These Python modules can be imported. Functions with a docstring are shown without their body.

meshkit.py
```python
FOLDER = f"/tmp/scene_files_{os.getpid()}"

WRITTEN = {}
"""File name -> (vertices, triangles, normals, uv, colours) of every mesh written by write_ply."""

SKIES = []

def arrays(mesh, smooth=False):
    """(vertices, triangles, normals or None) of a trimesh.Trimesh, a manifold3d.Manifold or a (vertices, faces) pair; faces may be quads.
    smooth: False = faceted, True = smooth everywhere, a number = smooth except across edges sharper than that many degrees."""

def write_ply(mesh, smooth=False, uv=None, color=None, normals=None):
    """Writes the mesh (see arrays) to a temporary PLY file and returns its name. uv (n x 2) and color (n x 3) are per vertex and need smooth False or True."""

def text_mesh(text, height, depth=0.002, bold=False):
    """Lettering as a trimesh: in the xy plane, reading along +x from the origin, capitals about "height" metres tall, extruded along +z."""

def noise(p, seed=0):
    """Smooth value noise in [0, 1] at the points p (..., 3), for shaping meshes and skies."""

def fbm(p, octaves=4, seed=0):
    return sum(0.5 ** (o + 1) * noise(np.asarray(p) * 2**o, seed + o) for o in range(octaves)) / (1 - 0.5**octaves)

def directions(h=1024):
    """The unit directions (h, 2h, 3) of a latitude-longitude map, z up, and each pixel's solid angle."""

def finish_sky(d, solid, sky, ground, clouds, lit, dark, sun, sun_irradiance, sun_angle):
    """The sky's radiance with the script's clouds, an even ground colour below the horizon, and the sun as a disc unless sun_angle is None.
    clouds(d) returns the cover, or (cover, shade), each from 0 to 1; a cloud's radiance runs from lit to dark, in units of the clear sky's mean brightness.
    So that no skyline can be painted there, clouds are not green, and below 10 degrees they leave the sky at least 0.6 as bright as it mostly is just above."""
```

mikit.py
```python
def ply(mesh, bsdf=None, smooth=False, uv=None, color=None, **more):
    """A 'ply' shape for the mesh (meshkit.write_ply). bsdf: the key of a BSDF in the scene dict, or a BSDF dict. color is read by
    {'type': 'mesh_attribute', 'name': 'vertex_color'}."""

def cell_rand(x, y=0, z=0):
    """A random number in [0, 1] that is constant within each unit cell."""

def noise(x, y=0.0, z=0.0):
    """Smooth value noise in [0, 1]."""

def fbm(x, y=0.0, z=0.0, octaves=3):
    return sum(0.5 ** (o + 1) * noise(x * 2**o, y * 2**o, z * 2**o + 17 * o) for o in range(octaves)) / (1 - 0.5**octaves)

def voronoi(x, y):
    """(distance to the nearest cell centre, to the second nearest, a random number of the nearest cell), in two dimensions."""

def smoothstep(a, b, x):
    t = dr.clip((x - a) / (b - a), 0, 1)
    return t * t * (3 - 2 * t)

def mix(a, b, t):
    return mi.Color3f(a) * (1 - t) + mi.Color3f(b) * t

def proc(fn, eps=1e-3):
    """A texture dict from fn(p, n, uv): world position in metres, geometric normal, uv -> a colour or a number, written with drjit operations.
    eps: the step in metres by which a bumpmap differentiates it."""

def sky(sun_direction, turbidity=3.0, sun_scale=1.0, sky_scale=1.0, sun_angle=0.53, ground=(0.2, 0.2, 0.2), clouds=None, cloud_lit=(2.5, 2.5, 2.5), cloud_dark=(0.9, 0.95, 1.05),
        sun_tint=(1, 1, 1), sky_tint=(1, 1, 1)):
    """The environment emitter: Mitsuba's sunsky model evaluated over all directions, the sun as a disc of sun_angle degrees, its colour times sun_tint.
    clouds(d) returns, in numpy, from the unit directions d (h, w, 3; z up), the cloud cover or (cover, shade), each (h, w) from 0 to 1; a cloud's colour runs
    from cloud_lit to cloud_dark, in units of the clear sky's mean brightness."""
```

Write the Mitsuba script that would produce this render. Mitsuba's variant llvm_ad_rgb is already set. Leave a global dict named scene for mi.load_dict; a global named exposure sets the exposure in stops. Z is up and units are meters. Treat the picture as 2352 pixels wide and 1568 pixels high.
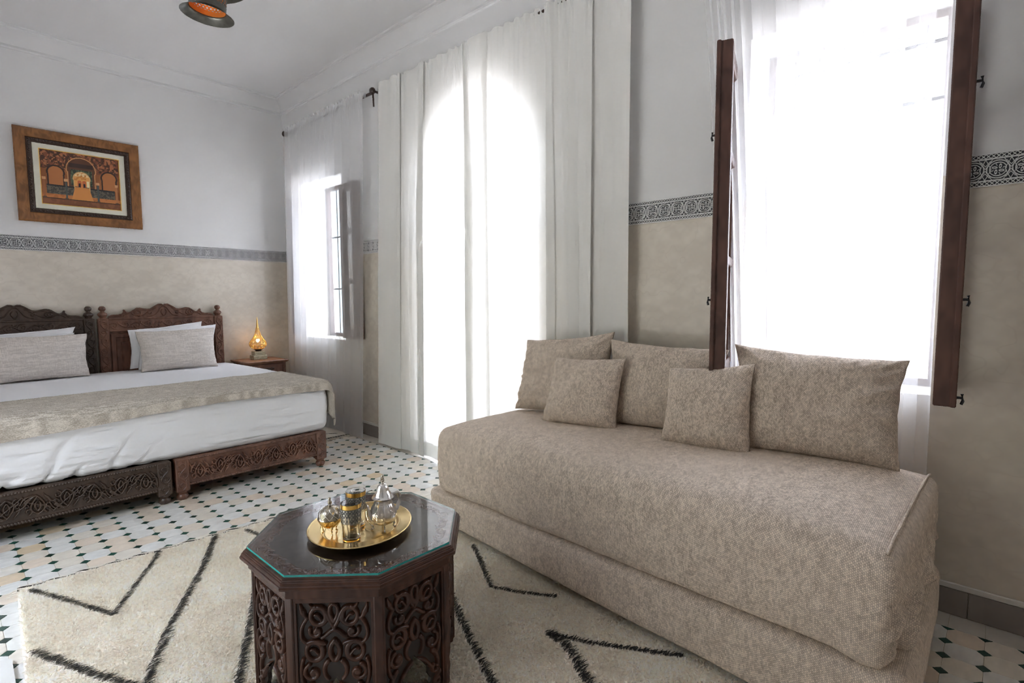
import math, random
import numpy as np
import trimesh, mitsuba as mi, drjit as dr, mikit, meshkit
from mikit import noise, fbm, voronoi, cell_rand, smoothstep, mix, proc
from shapely.geometry import Polygon, LineString, Point, box as sbox, MultiPolygon
from shapely.ops import unary_union
from shapely import affinity
from scipy.spatial import cKDTree

PI = math.pi
T = mi.ScalarTransform4f
scene, labels = {}, {}

# ------------------------------------------------------------------ camera
F_PX, YAW, PITCH, ROLL = 1228.0, .825, -.0803, -.0044
CAM = np.array([-2.661, -5.805, 1.25])
cy_, sy_ = math.cos(YAW), math.sin(YAW)
FWD = np.array([sy_ * math.cos(PITCH), cy_ * math.cos(PITCH), math.sin(PITCH)])
r_ = np.array([cy_, -sy_, 0.0]); u_ = np.cross(r_, FWD)
RGT = math.cos(ROLL) * r_ + math.sin(ROLL) * u_
UPV = -math.sin(ROLL) * r_ + math.cos(ROLL) * u_
scene['camera'] = {'type': 'perspective', 'fov_axis': 'x', 'fov': math.degrees(2 * math.atan(1176 / F_PX)),
                   'near_clip': 0.05, 'far_clip': 200.0,
                   'to_world': T().look_at(origin=CAM.tolist(), target=(CAM + FWD).tolist(), up=UPV.tolist())}

# ------------------------------------------------------------------ sky and exposure
exposure = -0.15
def clouds(d):
    return np.full(d.shape[:2], 1.0), 0.15 + 0 * d[..., 0]
scene['sky'] = mikit.sky([0.0, 0.38, 0.92], turbidity=4.0, sun_scale=30.0, sky_scale=45.0, ground=(0.44, 0.46, 0.50),
                         clouds=clouds, cloud_lit=(1.46, 1.62, 1.90), cloud_dark=(1.12, 1.25, 1.46))

# ------------------------------------------------------------------ helpers
def lin(r, g, b):
    return [((c / 255 + .055) / 1.055) ** 2.4 if c > 10 else c / 255 / 12.92 for c in (r, g, b)]
def numbered(base):
    if base not in USED:
        USED[base] = 0
        return base
    USED[base] += 1
    return f"{base}_{USED[base]:03d}"
USED = {}
def tag(key, label=None, cat=None, group=None, kind=None):
    d = labels.setdefault(key, {})
    if label: d['label'] = label
    if cat: d['category'] = cat
    if group: d['group'] = group
    if kind: d['kind'] = kind
    return key
def thing(name, label, cat, group=None):
    return tag(numbered(name), label, cat, group)
def struct(name, label=None):
    USED.setdefault(name, 0)
    return tag(name, label, None, None, 'structure')
def put(name, mesh, mat, parent=None, smooth=35, label=None, kind=None, to_world=None, **kw):
    key = numbered((parent + '__' if parent else '') + name)
    scene[key] = mikit.ply(mesh, mat, smooth, **kw) if not isinstance(mesh, dict) else dict(mesh)
    if to_world is not None: scene[key]['to_world'] = to_world
    if label or kind: tag(key, label, None, None, kind)
    return key
def M(v, f):
    return trimesh.Trimesh(np.asarray(v, float), np.asarray(f, int), process=False)
def cat(*ms):
    ms = [m for m in ms if m is not None]
    return trimesh.util.concatenate(ms)
def box(x0, x1, y0, y1, z0, z1, b=0.0):
    if b <= 0:
        m = trimesh.creation.box(extents=(x1 - x0, y1 - y0, z1 - z0))
        m.apply_translation(((x0 + x1) / 2, (y0 + y1) / 2, (z0 + z1) / 2)); return m
    e = np.array([x1 - x0, y1 - y0, z1 - z0]) / 2; b = min(b, e.min() * .95)
    pts = []
    for sx in (-1, 1):
        for sy in (-1, 1):
            for sz in (-1, 1):
                for k in range(3):
                    q = e - b; q = q.copy(); q[k] = e[k]
                    pts.append(q * [sx, sy, sz])
    m = trimesh.Trimesh(pts).convex_hull
    m.apply_translation(((x0 + x1) / 2, (y0 + y1) / 2, (z0 + z1) / 2)); return m
def lathe(prof, n=40, phase=0.0, lobes=0, lobe_amp=0.0, lobe_z=None):
    p = np.asarray(prof, float); k = len(p)
    a = np.arange(n) * 2 * PI / n + phase
    r = p[:, 0][:, None] * np.ones(n)[None]
    if lobes:
        w = np.ones(k) if lobe_z is None else np.array([lobe_z(z) for z in p[:, 1]])
        r = r * (1 + lobe_amp * w[:, None] * (np.abs(np.cos(a * lobes / 2))[None] - .6))
    v = np.stack([r * np.cos(a), r * np.sin(a), p[:, 1][:, None] * np.ones(n)[None]], -1).reshape(-1, 3)
    i, j = np.meshgrid(np.arange(k - 1), np.arange(n), indexing='ij')
    q = np.stack([i * n + j, i * n + (j + 1) % n, (i + 1) * n + (j + 1) % n, (i + 1) * n + j], -1).reshape(-1, 4)
    m = trimesh.Trimesh(v, np.vstack([q[:, [0, 1, 2]], q[:, [0, 2, 3]]]), process=False)
    m.merge_vertices(); m.update_faces(m.nondegenerate_faces()); return m
def tube(pts, rad, sides=8, caps=True, flat=1.0):
    p = np.asarray(pts, float); n = len(p)
    rad = np.broadcast_to(np.asarray(rad, float), (n,))
    t = np.gradient(p, axis=0); t /= np.linalg.norm(t, axis=1, keepdims=True) + 1e-12
    a = np.cross(t, [0, 0, 1.0]); l = np.linalg.norm(a, axis=1, keepdims=True)
    a = np.where(l < 1e-3, np.cross(t, [1.0, 0, 0]), a); a /= np.linalg.norm(a, axis=1, keepdims=True) + 1e-12
    b = np.cross(t, a)
    ang = np.arange(sides) * 2 * PI / sides
    v = (p[:, None] + rad[:, None, None] * (np.cos(ang)[None, :, None] * a[:, None] + flat * np.sin(ang)[None, :, None] * b[:, None])).reshape(-1, 3)
    i, j = np.meshgrid(np.arange(n - 1), np.arange(sides), indexing='ij')
    q = np.stack([i * sides + j, i * sides + (j + 1) % sides, (i + 1) * sides + (j + 1) % sides, (i + 1) * sides + j], -1).reshape(-1, 4)
    f = [q[:, [0, 1, 2]], q[:, [0, 2, 3]]]
    if caps:
        v = np.vstack([v, p[:1], p[-1:]]); k = np.arange(sides)
        f += [np.stack([(k + 1) % sides, k, k * 0 + n * sides], 1), np.stack([(n - 1) * sides + k, (n - 1) * sides + (k + 1) % sides, k * 0 + n * sides + 1], 1)]
    return M(v, np.vstack(f))
def extrude(poly, h):
    gs = list(poly.geoms) if hasattr(poly, 'geoms') else [poly]
    return cat(*[trimesh.creation.extrude_polygon(g, h, engine='earcut') for g in gs if g.area > 1e-9 and g.geom_type == 'Polygon'])
def xf(m, R=None, t=None):
    m = m.copy(); A = np.eye(4)
    if R is not None: A[:3, :3] = R
    if t is not None: A[:3, 3] = t
    m.apply_transform(A); return m
def rotz(a): c, s = math.cos(a), math.sin(a); return np.array([[c, -s, 0], [s, c, 0], [0, 0, 1.0]])
def frame(ex, ey, ez): return np.array([ex, ey, ez], float).T     # local x,y,z axes in world
def tw(R=None, t=(0, 0, 0)):
    A = np.eye(4)
    if R is not None: A[:3, :3] = R
    A[:3, 3] = t
    return T(A.tolist())
def gridmesh(P):
    """P (n,m,3) -> mesh"""
    n, m = P.shape[:2]
    i, j = np.meshgrid(np.arange(n - 1), np.arange(m - 1), indexing='ij')
    q = np.stack([i * m + j, (i + 1) * m + j, (i + 1) * m + j + 1, i * m + j + 1], -1).reshape(-1, 4)
    return M(P.reshape(-1, 3), np.vstack([q[:, [0, 1, 2]], q[:, [0, 2, 3]]]))
def fb(p, s=1.0, seed=0, o=3):
    return meshkit.fbm(np.asarray(p, float) * s, o, seed) - .5
WALL_BACK, WALL_RIGHT = frame((1, 0, 0), (0, 0, 1), (0, -1, 0)), frame((0, -1, 0), (0, 0, 1), (-1, 0, 0))
# local (x along wall to the right, y up, z out of the wall into the room)

# ------------------------------------------------------------------ materials
def principled(name, color, rough=.5, **kw):
    scene[name] = {'type': 'twosided', 'b': {'type': 'principled', 'base_color': color if isinstance(color, dict) else {'type': 'rgb', 'value': list(color)}, 'roughness': rough, **kw}}
    return name
def bumped(name, color, fn, scale, rough=.5, eps=1e-3, **kw):
    scene[name] = {'type': 'twosided', 'b': {'type': 'bumpmap', 'arbitrary': proc(fn, eps), 'scale': scale,
                   'bsdf': {'type': 'principled', 'base_color': color if isinstance(color, dict) else {'type': 'rgb', 'value': list(color)}, 'roughness': rough, **kw}}}
    return name
principled('m_plaster', proc(lambda p, n, uv: mix((.675, .675, .68), (.725, .725, .725), fbm(p.x * 3, p.y * 3, p.z * 3, 2))), .75, specular=.2)
principled('m_ceiling', (.69, .69, .695), .8, specular=.1)
def tadelakt(p, n, uv):
    a = fbm(p.x * 7, p.y * 7, p.z * 7, 3)
    b = fbm(p.x * 26 + 3, p.y * 26, p.z * 26, 2)
    c = mix((.585, .53, .455), (.675, .62, .54), smoothstep(.25, .75, a * .6 + b * .4))
    vein = smoothstep(.035, .0, dr.abs(fbm(p.x * 9 + 7, p.y * 9, p.z * 9, 3) - .5))
    return mix(c, (.54, .48, .405), vein * .28)
principled('m_tadelakt', proc(tadelakt), .42, specular=.35)
principled('m_frieze_white', (.78, .78, .785), .7)
principled('m_frieze_ground', (.026, .028, .034), .6)
principled('m_skirt_tile', proc(lambda p, n, uv: mix((.15, .13, .115), (.21, .18, .155), fbm(p.x * 12, p.y * 12, p.z * 12, 3) * .6 + .4 * cell_rand(p.y / .2 + 100.0, 3, 1))), .35)
principled('m_skirt_strip', (.62, .60, .56), .5)
TP_X, TP_Y, TX0, TY0 = .1058, .1064, -.1203, -2.1921
def floor_tile(p, n, uv):
    i, j = dr.floor((p.x - TX0) / TP_X), dr.floor((p.y - TY0) / TP_Y)
    a, b = cell_rand(i, j, 1), cell_rand(i, j, 2)
    c = mix((.79, .795, .785), (.82, .775, .70), smoothstep(.38, .58, a))
    c = mix(c, (.80, .69, .585), smoothstep(.74, .82, a) * .8)
    c = mix(c, (.76, .62, .43), smoothstep(.95, .97, a) * .8)
    g = fbm(p.x * 26 + a * 40, p.y * 60 + b * 40, 1.0, 3)
    return c * (.88 + .07 * b + .18 * g)
principled('m_floor_tile', proc(floor_tile), .20, specular=.55)
principled('m_border_tile', proc(lambda p, n, uv: mix((.58, .55, .50), (.68, .65, .60), fbm(p.x * 20, p.y * 20, 2.0, 3))), .28)
principled('m_green_tile', proc(lambda p, n, uv: mix((.012, .030, .024), (.022, .070, .052), cell_rand(dr.floor((p.x - TX0) / TP_X + .5), dr.floor((p.y - TY0) / TP_Y + .5), 5))), .16, specular=.5)
principled('m_grout', proc(lambda p, n, uv: mix((.42, .36, .29), (.52, .45, .37), fbm(p.x * 8, p.y * 8, .3, 2))), .8)
def wood(dark, light, s=1.0):
    def fn(p, n, uv):
        g = fbm(p.x * 9 * s, p.y * 9 * s, p.z * 9 * s, 2)
        h = noise(p.x * 60 * s + 5 * g, p.y * 60 * s, p.z * 14 * s + 3 * g)
        return mix(dark, light, smoothstep(.2, .85, g * .6 + h * .4))
    return proc(fn)
principled('m_wood_bed', wood((.070, .029, .018), (.165, .078, .048)), .34, specular=.5)
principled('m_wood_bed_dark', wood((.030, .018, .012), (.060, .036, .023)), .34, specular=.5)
principled('m_wood_table', wood((.026, .010, .006), (.070, .027, .014)), .33, specular=.4)
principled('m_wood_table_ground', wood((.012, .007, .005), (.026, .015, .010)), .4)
principled('m_wood_frame', wood((.050, .022, .015), (.098, .044, .030)), .38)
principled('m_wood_stand', wood((.13, .055, .028), (.24, .115, .062)), .38)
principled('m_rod', (.030, .017, .012), .3)
principled('m_iron', (.02, .02, .022), .45, metallic=.3)
principled('m_gilt_wood', wood((.13, .052, .015), (.25, .105, .030), 1.6), .33)
principled('m_carved_dark', (.035, .018, .011), .3)
principled('m_mat', (.66, .64, .54), .8)
principled('m_gold_edge', (.72, .46, .12), .35, metallic=.8)
principled('m_painting', {'type': 'mesh_attribute', 'name': 'vertex_color'}, .55)
# textiles
def planar(p, n):
    ax, ay, az = dr.abs(n.x), dr.abs(n.y), dr.abs(n.z)
    top = (az > ax) & (az > ay)
    side = ax > ay
    a = dr.select(top, p.y, dr.select(side, p.y, p.x))
    b = dr.select(top, p.x, p.z)
    return a, b
def weave_uv(p, n):
    a, b = planar(p, n)
    i = dr.floor(a / .0042)
    u, v = a / .0042 - i, b / .0066 + .5 * (i - 2 * dr.floor(i / 2))
    j = dr.floor(v)
    return a, b, i, j, u, v - j
def weave_h(p, n, uv):
    a, b, i, j, u, v = weave_uv(p, n)
    return dr.sin(PI * u) * dr.sin(PI * v)
def chenille(p, n, uv):
    a, b, i, j, u, v = weave_uv(p, n)
    slub = noise(a * 50, b * 26, 3.0) * .4 + noise(a * 110, b * 70, 8.0) * .6
    return mix((.27, .205, .155), (.92, .80, .685), smoothstep(-.02, .92, cell_rand(i, j, 7) * .26 + slub * .24 + .36 * dr.sin(PI * u) * dr.sin(PI * v)))
bumped('m_chenille', proc(chenille), weave_h, .0007, .85, 4e-4, sheen=.6, specular=.15)
def linen(p, n, uv):
    a, b = planar(p, n)
    s = noise(a * 60, b * 420, 1.0) * .55 + noise(a * 420, b * 60, 5.0) * .45
    s = s * .7 + .3 * noise(a * 12, b * 90, 9.0)
    return mix((.50, .45, .41), (.69, .635, .59), smoothstep(.25, .8, s))
principled('m_linen', proc(linen), .85, sheen=.4, specular=.15)
def sheet_h(p, n, uv):
    return fbm(p.x * 14, p.y * 30, p.z * 30, 2)
bumped('m_sheet', (.70, .705, .73), lambda p, n, uv: fbm(p.x * 5 + p.z * 7, p.y * 16, p.z * 34, 3) + .25 * fbm(p.x * 24 - p.z * 9, p.y * 40, p.z * 40, 2), .016, .75, 2e-3, sheen=.3, specular=.15)
principled('m_pillow_white', (.82, .82, .84), .75, sheen=.3, specular=.15)
def throw_c(p, n, uv):
    s = noise(p.x * 260, p.y * 260, p.z * 260) * .55 + noise(p.x * 30, p.y * 240, 4.0) * .45
    return mix((.30, .265, .22), (.56, .515, .45), smoothstep(.2, .85, s))
bumped('m_throw', proc(throw_c), lambda p, n, uv: noise(p.x * 220, p.y * 220, p.z * 220), .003, .9, 8e-4, sheen=.6, specular=.1)
scene['m_pile'] = {'type': 'principledthin', 'base_color': {'type': 'mesh_attribute', 'name': 'vertex_color'}, 'roughness': .9, 'diff_trans': 1.0, 'eta': 1.1}
principled('m_rug_base', proc(lambda p, n, uv: mix((.78, .73, .65), (.88, .835, .76), noise(p.x * 160, p.y * 160, 1.0))), .95, specular=.05)
principled('m_rug_black', (.022, .020, .020), .9, specular=.1)
principled('m_kilim', (.62, .58, .51), .9, specular=.05)
def cloth(name, color, trans, rough=.8, opacity=None):
    b = {'type': 'principledthin', 'base_color': {'type': 'rgb', 'value': list(color)}, 'roughness': rough, 'diff_trans': trans, 'eta': 1.2}
    scene[name] = b if opacity is None else {'type': 'mask', 'opacity': opacity, 'b': b}
    return name
cloth('m_curtain', (.82, .815, .79), .46)
cloth('m_sheer', (.90, .90, .91), 1.0, .8, .50)
# metal and glass
def engraved(p, n, uv):
    d = dr.sqrt(dr.square(p.x + 1.752) + dr.square(p.y + 4.287))
    rim_ = smoothstep(.126, .130, d)
    return rim_ * (.5 + .5 * dr.sin(d * 1500)) + (1 - rim_) * smoothstep(.10, .30, voronoi(p.x * 120, p.y * 120)[0]) * 1.2
bumped('m_brass_tray', (.86, .64, .30), engraved, .00018, .13, 4e-4, metallic=1.0)
principled('m_brass', (.85, .62, .27), .14, metallic=1.0)
bumped('m_silver', (.70, .675, .65), lambda p, n, uv: smoothstep(.42, .58, fbm(p.x * 190, p.y * 190, p.z * 190, 2)) * smoothstep(.545, .552, p.z) * smoothstep(.580, .572, p.z), .0005, .07, 5e-4, metallic=1.0)
principled('m_silver_smooth', (.88, .86, .84), .06, metallic=1.0)
principled('m_old_silver', (.44, .39, .31), .24, metallic=1.0)
principled('m_gold_band', (.83, .50, .13), .2, metallic=1.0)
principled('m_grey_band', (.40, .38, .33), .3, metallic=.8)
scene['m_smoke_print'] = {'type': 'mask', 'opacity': .5, 'b': {'type': 'twosided', 'b': {'type': 'principled', 'base_color': {'type': 'rgb', 'value': [.10, .105, .10]}, 'roughness': .3}}}
scene['m_glass'] = {'type': 'dielectric', 'int_ior': 1.5}
scene['m_pane'] = {'type': 'thindielectric', 'int_ior': 1.5}
scene['m_glass_edge'] = {'type': 'twosided', 'a': {'type': 'principled', 'base_color': {'type': 'rgb', 'value': [.012, .26, .235]}, 'roughness': .12, 'specular': .6},
                         'b': {'type': 'principled', 'base_color': {'type': 'rgb', 'value': [.20, .27, .26]}, 'roughness': .2}}
def tin(p, n, uv):
    return mix((.07, .07, .06), (.19, .185, .16), fbm(p.x * 40, p.y * 40, p.z * 40, 3))
principled('m_tin', proc(tin), .38, metallic=.85)
principled('m_copper_in', (.62, .22, .05), .45, metallic=.6)
principled('m_lamp_brass', (.80, .52, .17), .28, metallic=.9)
principled('m_stone_base', proc(lambda p, n, uv: mix((.26, .23, .15), (.52, .47, .33), noise(p.x * 120, p.y * 120, p.z * 120))), .45, metallic=.3)
principled('m_white_board', (.75, .75, .74), .5)
principled('m_neighbour', proc(lambda p, n, uv: mix((.14, .18, .20), (.30, .36, .39), fbm(p.y * 2.5, p.z * 2.5, 1.0, 3))), .9)
principled('m_outdoor_wall', (.24, .25, .20), .9)

# ------------------------------------------------------------------ room shell
XL, YF, ZC = -3.45, -6.75, 3.352
ZD = 1.71                                    # where the tadelakt ends, behind the frieze
OPENINGS = {'window_far': (-1.19, -.40, .86, 2.42), 'window_near': (-5.60, -4.87, .86, 2.44), 'door': (-3.605, -2.49, 0.0, 2.15)}
def opening_polys():
    out = []
    for k, (a, b, z0, z1) in OPENINGS.items():
        if k == 'door':
            c, r = (a + b) / 2, (b - a) / 2
            t = np.linspace(0, PI, 40)
            out.append(Polygon([(a, -.01), (b, -.01)] + [(c + r * math.cos(x), z1 + r * math.sin(x)) for x in t]))
        else:
            out.append(sbox(a, z0, b, z1))
    return unary_union(out)
OP = opening_polys()
def yz_slab(poly, x0, x1):
    """polygon in (y, z) -> slab between x0 and x1"""
    m = extrude(poly, x1 - x0)
    v = m.vertices
    return M(np.stack([v[:, 2] + x0, v[:, 0], v[:, 1]], 1), m.faces)
WT = .34
w = struct('wall_right', 'window wall, white plaster over beige polished plaster')
put('plaster', yz_slab(sbox(YF - .3, ZD, .3, ZC + .3).difference(OP), 0, WT), 'm_plaster', w, False)
put('dado', yz_slab(sbox(YF - .3, -.1, .3, ZD).difference(OP), 0, WT), 'm_tadelakt', w, False, 'beige polished plaster dado')
w = struct('wall_back', 'back wall behind the beds, white plaster over beige polished plaster')
put('plaster', box(XL - .3, 0, 0, .3, ZD, ZC + .3), 'm_plaster', w, False)
put('dado', box(XL - .3, 0, 0, .3, -.1, ZD), 'm_tadelakt', w, False, 'beige polished plaster dado')
w = struct('wall_left', 'left wall of the room')
PATIO_DOOR = (-4.45, -2.55, 0.0, 2.55)
OPL = sbox(PATIO_DOOR[0], -.2, PATIO_DOOR[1], PATIO_DOOR[3])
put('plaster', yz_slab(sbox(YF - .3, ZD, .3, ZC + .3).difference(OPL), XL - .3, XL), 'm_plaster', w, False)
put('dado', yz_slab(sbox(YF - .3, -.1, .3, ZD).difference(OPL), XL - .3, XL), 'm_tadelakt', w, False)
struct('door_2', 'open doorway to the patio, out of the photo on the left')
a_, b_ = PATIO_DOOR[:2]
put('frame', cat(box(XL - .20, XL - .12, a_, a_ + .07, 0, PATIO_DOOR[3], .005), box(XL - .20, XL - .12, b_ - .07, b_, 0, PATIO_DOOR[3], .005), box(XL - .20, XL - .12, a_, b_, PATIO_DOOR[3] - .07, PATIO_DOOR[3], .005)), 'm_wood_frame', 'door_2', False)
put('threshold', box(XL - .3, XL, a_, b_, -.08, -.001), 'm_border_tile', 'door_2', False)
struct('wall_patio', 'planted wall across the patio, out of the photo')
scene['wall_patio'] = mikit.ply(box(XL - 3.2, XL - 2.9, -10, 2, -.1, 3.7), 'm_outdoor_wall', False)
w = struct('wall_front', 'wall behind the camera')
put('plaster', box(XL - .3, 0, YF - .3, YF, ZD, ZC + .3), 'm_plaster', w, False)
put('dado', box(XL - .3, 0, YF - .3, YF, -.1, ZD), 'm_tadelakt', w, False)
struct('ceiling', 'plain white ceiling')
scene['ceiling'] = mikit.ply(box(XL - .3, WT, YF - .3, .3, ZC, ZC + .25), 'm_ceiling')
# cornice: (distance from the wall, z)
CORN = [(0, 3.200), (.014, 3.203), (.018, 3.214), (.014, 3.225), (.012, 3.232), (.022, 3.262), (.046, 3.298), (.078, 3.322), (.092, 3.328), (.094, 3.340), (.108, 3.342), (.112, 3.352), (0, 3.352)]
def cornice(p0, p1, inward, name, label):
    p0, p1, n = (np.array(q, float) for q in (p0, p1, inward))
    t = (p1 - p0) / np.linalg.norm(p1 - p0)
    rows = []
    for end, sgn in ((p0, 1), (p1, -1)):
        rows.append([[*(end + n * d + t * d * sgn), z] for d, z in CORN])
    struct(name, label); scene[name] = mikit.ply(gridmesh(np.array(rows)), 'm_ceiling', 25)
cornice((XL, 0), (0, 0), (0, -1), 'trim_1', 'white moulded plaster cornice over the bed wall')
cornice((0, 0), (0, YF), (-1, 0), 'trim_2', 'white moulded plaster cornice over the window wall')
cornice((0, YF), (XL, YF), (0, 1), 'trim_3', None)
cornice((XL, YF), (XL, 0), (1, 0), 'trim_4', None)

# carved frieze: one openwork unit, pitch .0715
FP, FH = .0715, .118
def frieze_unit():
    s = []
    ln = lambda pts, w_: s.append(LineString(pts).buffer(w_ / 2, quad_segs=2, cap_style='flat'))
    circ = lambda cx, cy, r, w_, a0=0, a1=2 * PI, k=20: ln([(cx + r * math.cos(a), cy + r * math.sin(a)) for a in np.linspace(a0, a1, k)], w_)
    circ(0, 0, .0318, .0030, k=26); circ(0, 0, .0240, .0023, .25, 2 * PI - .25)
    for k in range(4):
        a = PI / 4 + k * PI / 2 + .25
        e = affinity.rotate(affinity.scale(Point(0, 0).buffer(1, quad_segs=4), .0085, .0042), math.degrees(a) + 25, origin=(0, 0))
        e = e.difference(affinity.scale(e, .55, .45))
        s.append(affinity.translate(e, .0115 * math.cos(a), .0115 * math.sin(a)))
        circ(.018 * math.cos(a + .6), .018 * math.sin(a + .6), .0050, .0017, a, a + 3.6, 8)
    h = FP / 2
    for sx in (-1, 1):
        for sy in (-1, 1):
            ln([(sx * h, sy * .037), (sx * (h - .008), sy * .020), (sx * (h - .0165), 0)], .0019)
            ln([(sx * (h - .020), sy * .037), (sx * (h - .006), sy * .013), (sx * h, sy * .0025)], .0019)
            ln([(sx * (h - .013), sy * .030), (sx * h, sy * .012)], .0019)
    for sy in (-1, 1):
        s.append(sbox(-h, sy * .0388 - .0022, h, sy * .0388 + .0022))
        s.append(sbox(-h, sy * .0574 - .0016, h, sy * .0574 + .0016))
        c = 5; q = FP / c
        for k in range(c):
            x = -h + k * q
            ln([(x, sy * .0410), (x + q, sy * .0560)], .0021); ln([(x, sy * .0560), (x + q, sy * .0410)], .0021)
    g = unary_union(s).intersection(sbox(-h, -FH / 2, h, FH / 2))
    return extrude(g.simplify(.0003), .007)
FU = mikit.ply(frieze_unit(), 'm_frieze_white', False)
ZF = 1.7105
def frieze(name, label, R, org, a0, a1):
    """a0..a1 along the wall's local x"""
    struct(name, label)
    g = box(a0, a1, -FH / 2 + .001, FH / 2 - .001, -.002, .003)
    put('ground', xf(g, R, org), 'm_frieze_ground', name, False, 'dark ground of the frieze')
    n = max(1, round((a1 - a0) / FP)); st = (a1 - a0) / n
    for k in range(n):
        A = np.eye(4); A[:3, :3] = R @ np.diag([st / FP, 1, 1]); A[:3, 3] = np.array(org) + R @ np.array([a0 + (k + .5) * st, 0, .002])
        put('rosette_panel', FU, None, name, to_world=T(A.tolist()))
frieze('trim_5', 'carved plaster frieze of white rosettes on a dark ground, above the beds', WALL_BACK, (0, 0, ZF), -3.43, -.002)
for k, (a0, a1) in enumerate([(.012, .37), (1.22, 2.47), (3.62, 4.85), (5.652, 6.70)]):
    frieze(f'trim_{6 + k}', ['carved plaster frieze in the corner beside the far window', 'carved plaster frieze between far window and door curtain', 'carved plaster frieze between door curtain and open casement', 'carved plaster frieze at the right edge of the photo'][k], WALL_RIGHT, (0, 0, ZF), a0, a1)

# skirting: one tile after another with a pale strip on top
def skirting(name, label, R, org, spans):
    struct(name, label)
    for a0, a1 in spans:
        put('top_strip', xf(box(a0, a1, .106, .129, 0, .011, .003), R, org), 'm_skirt_strip', name, False, 'pale plaster strip')
        n = max(1, round((a1 - a0) / .20)); st = (a1 - a0) / n
        tl = box(-st / 2 + .0008, st / 2 - .0008, 0, .105, 0, .009, .0015)
        d = mikit.ply(tl, 'm_skirt_tile', False)
        for k in range(n):
            put('skirting_tile', d, None, name, to_world=tw(R, np.array(org) + R @ np.array([a0 + (k + .5) * st, 0, 0])))
skirting('baseboard_right', 'dark stone skirting tiles under a pale strip along the window wall', WALL_RIGHT, (0, 0, 0), [(.01, 2.49), (3.605, 6.73)])
skirting('baseboard_back', 'dark stone skirting tiles along the bed wall', WALL_BACK, (0, 0, 0), [(-3.44, -.012)])

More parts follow.
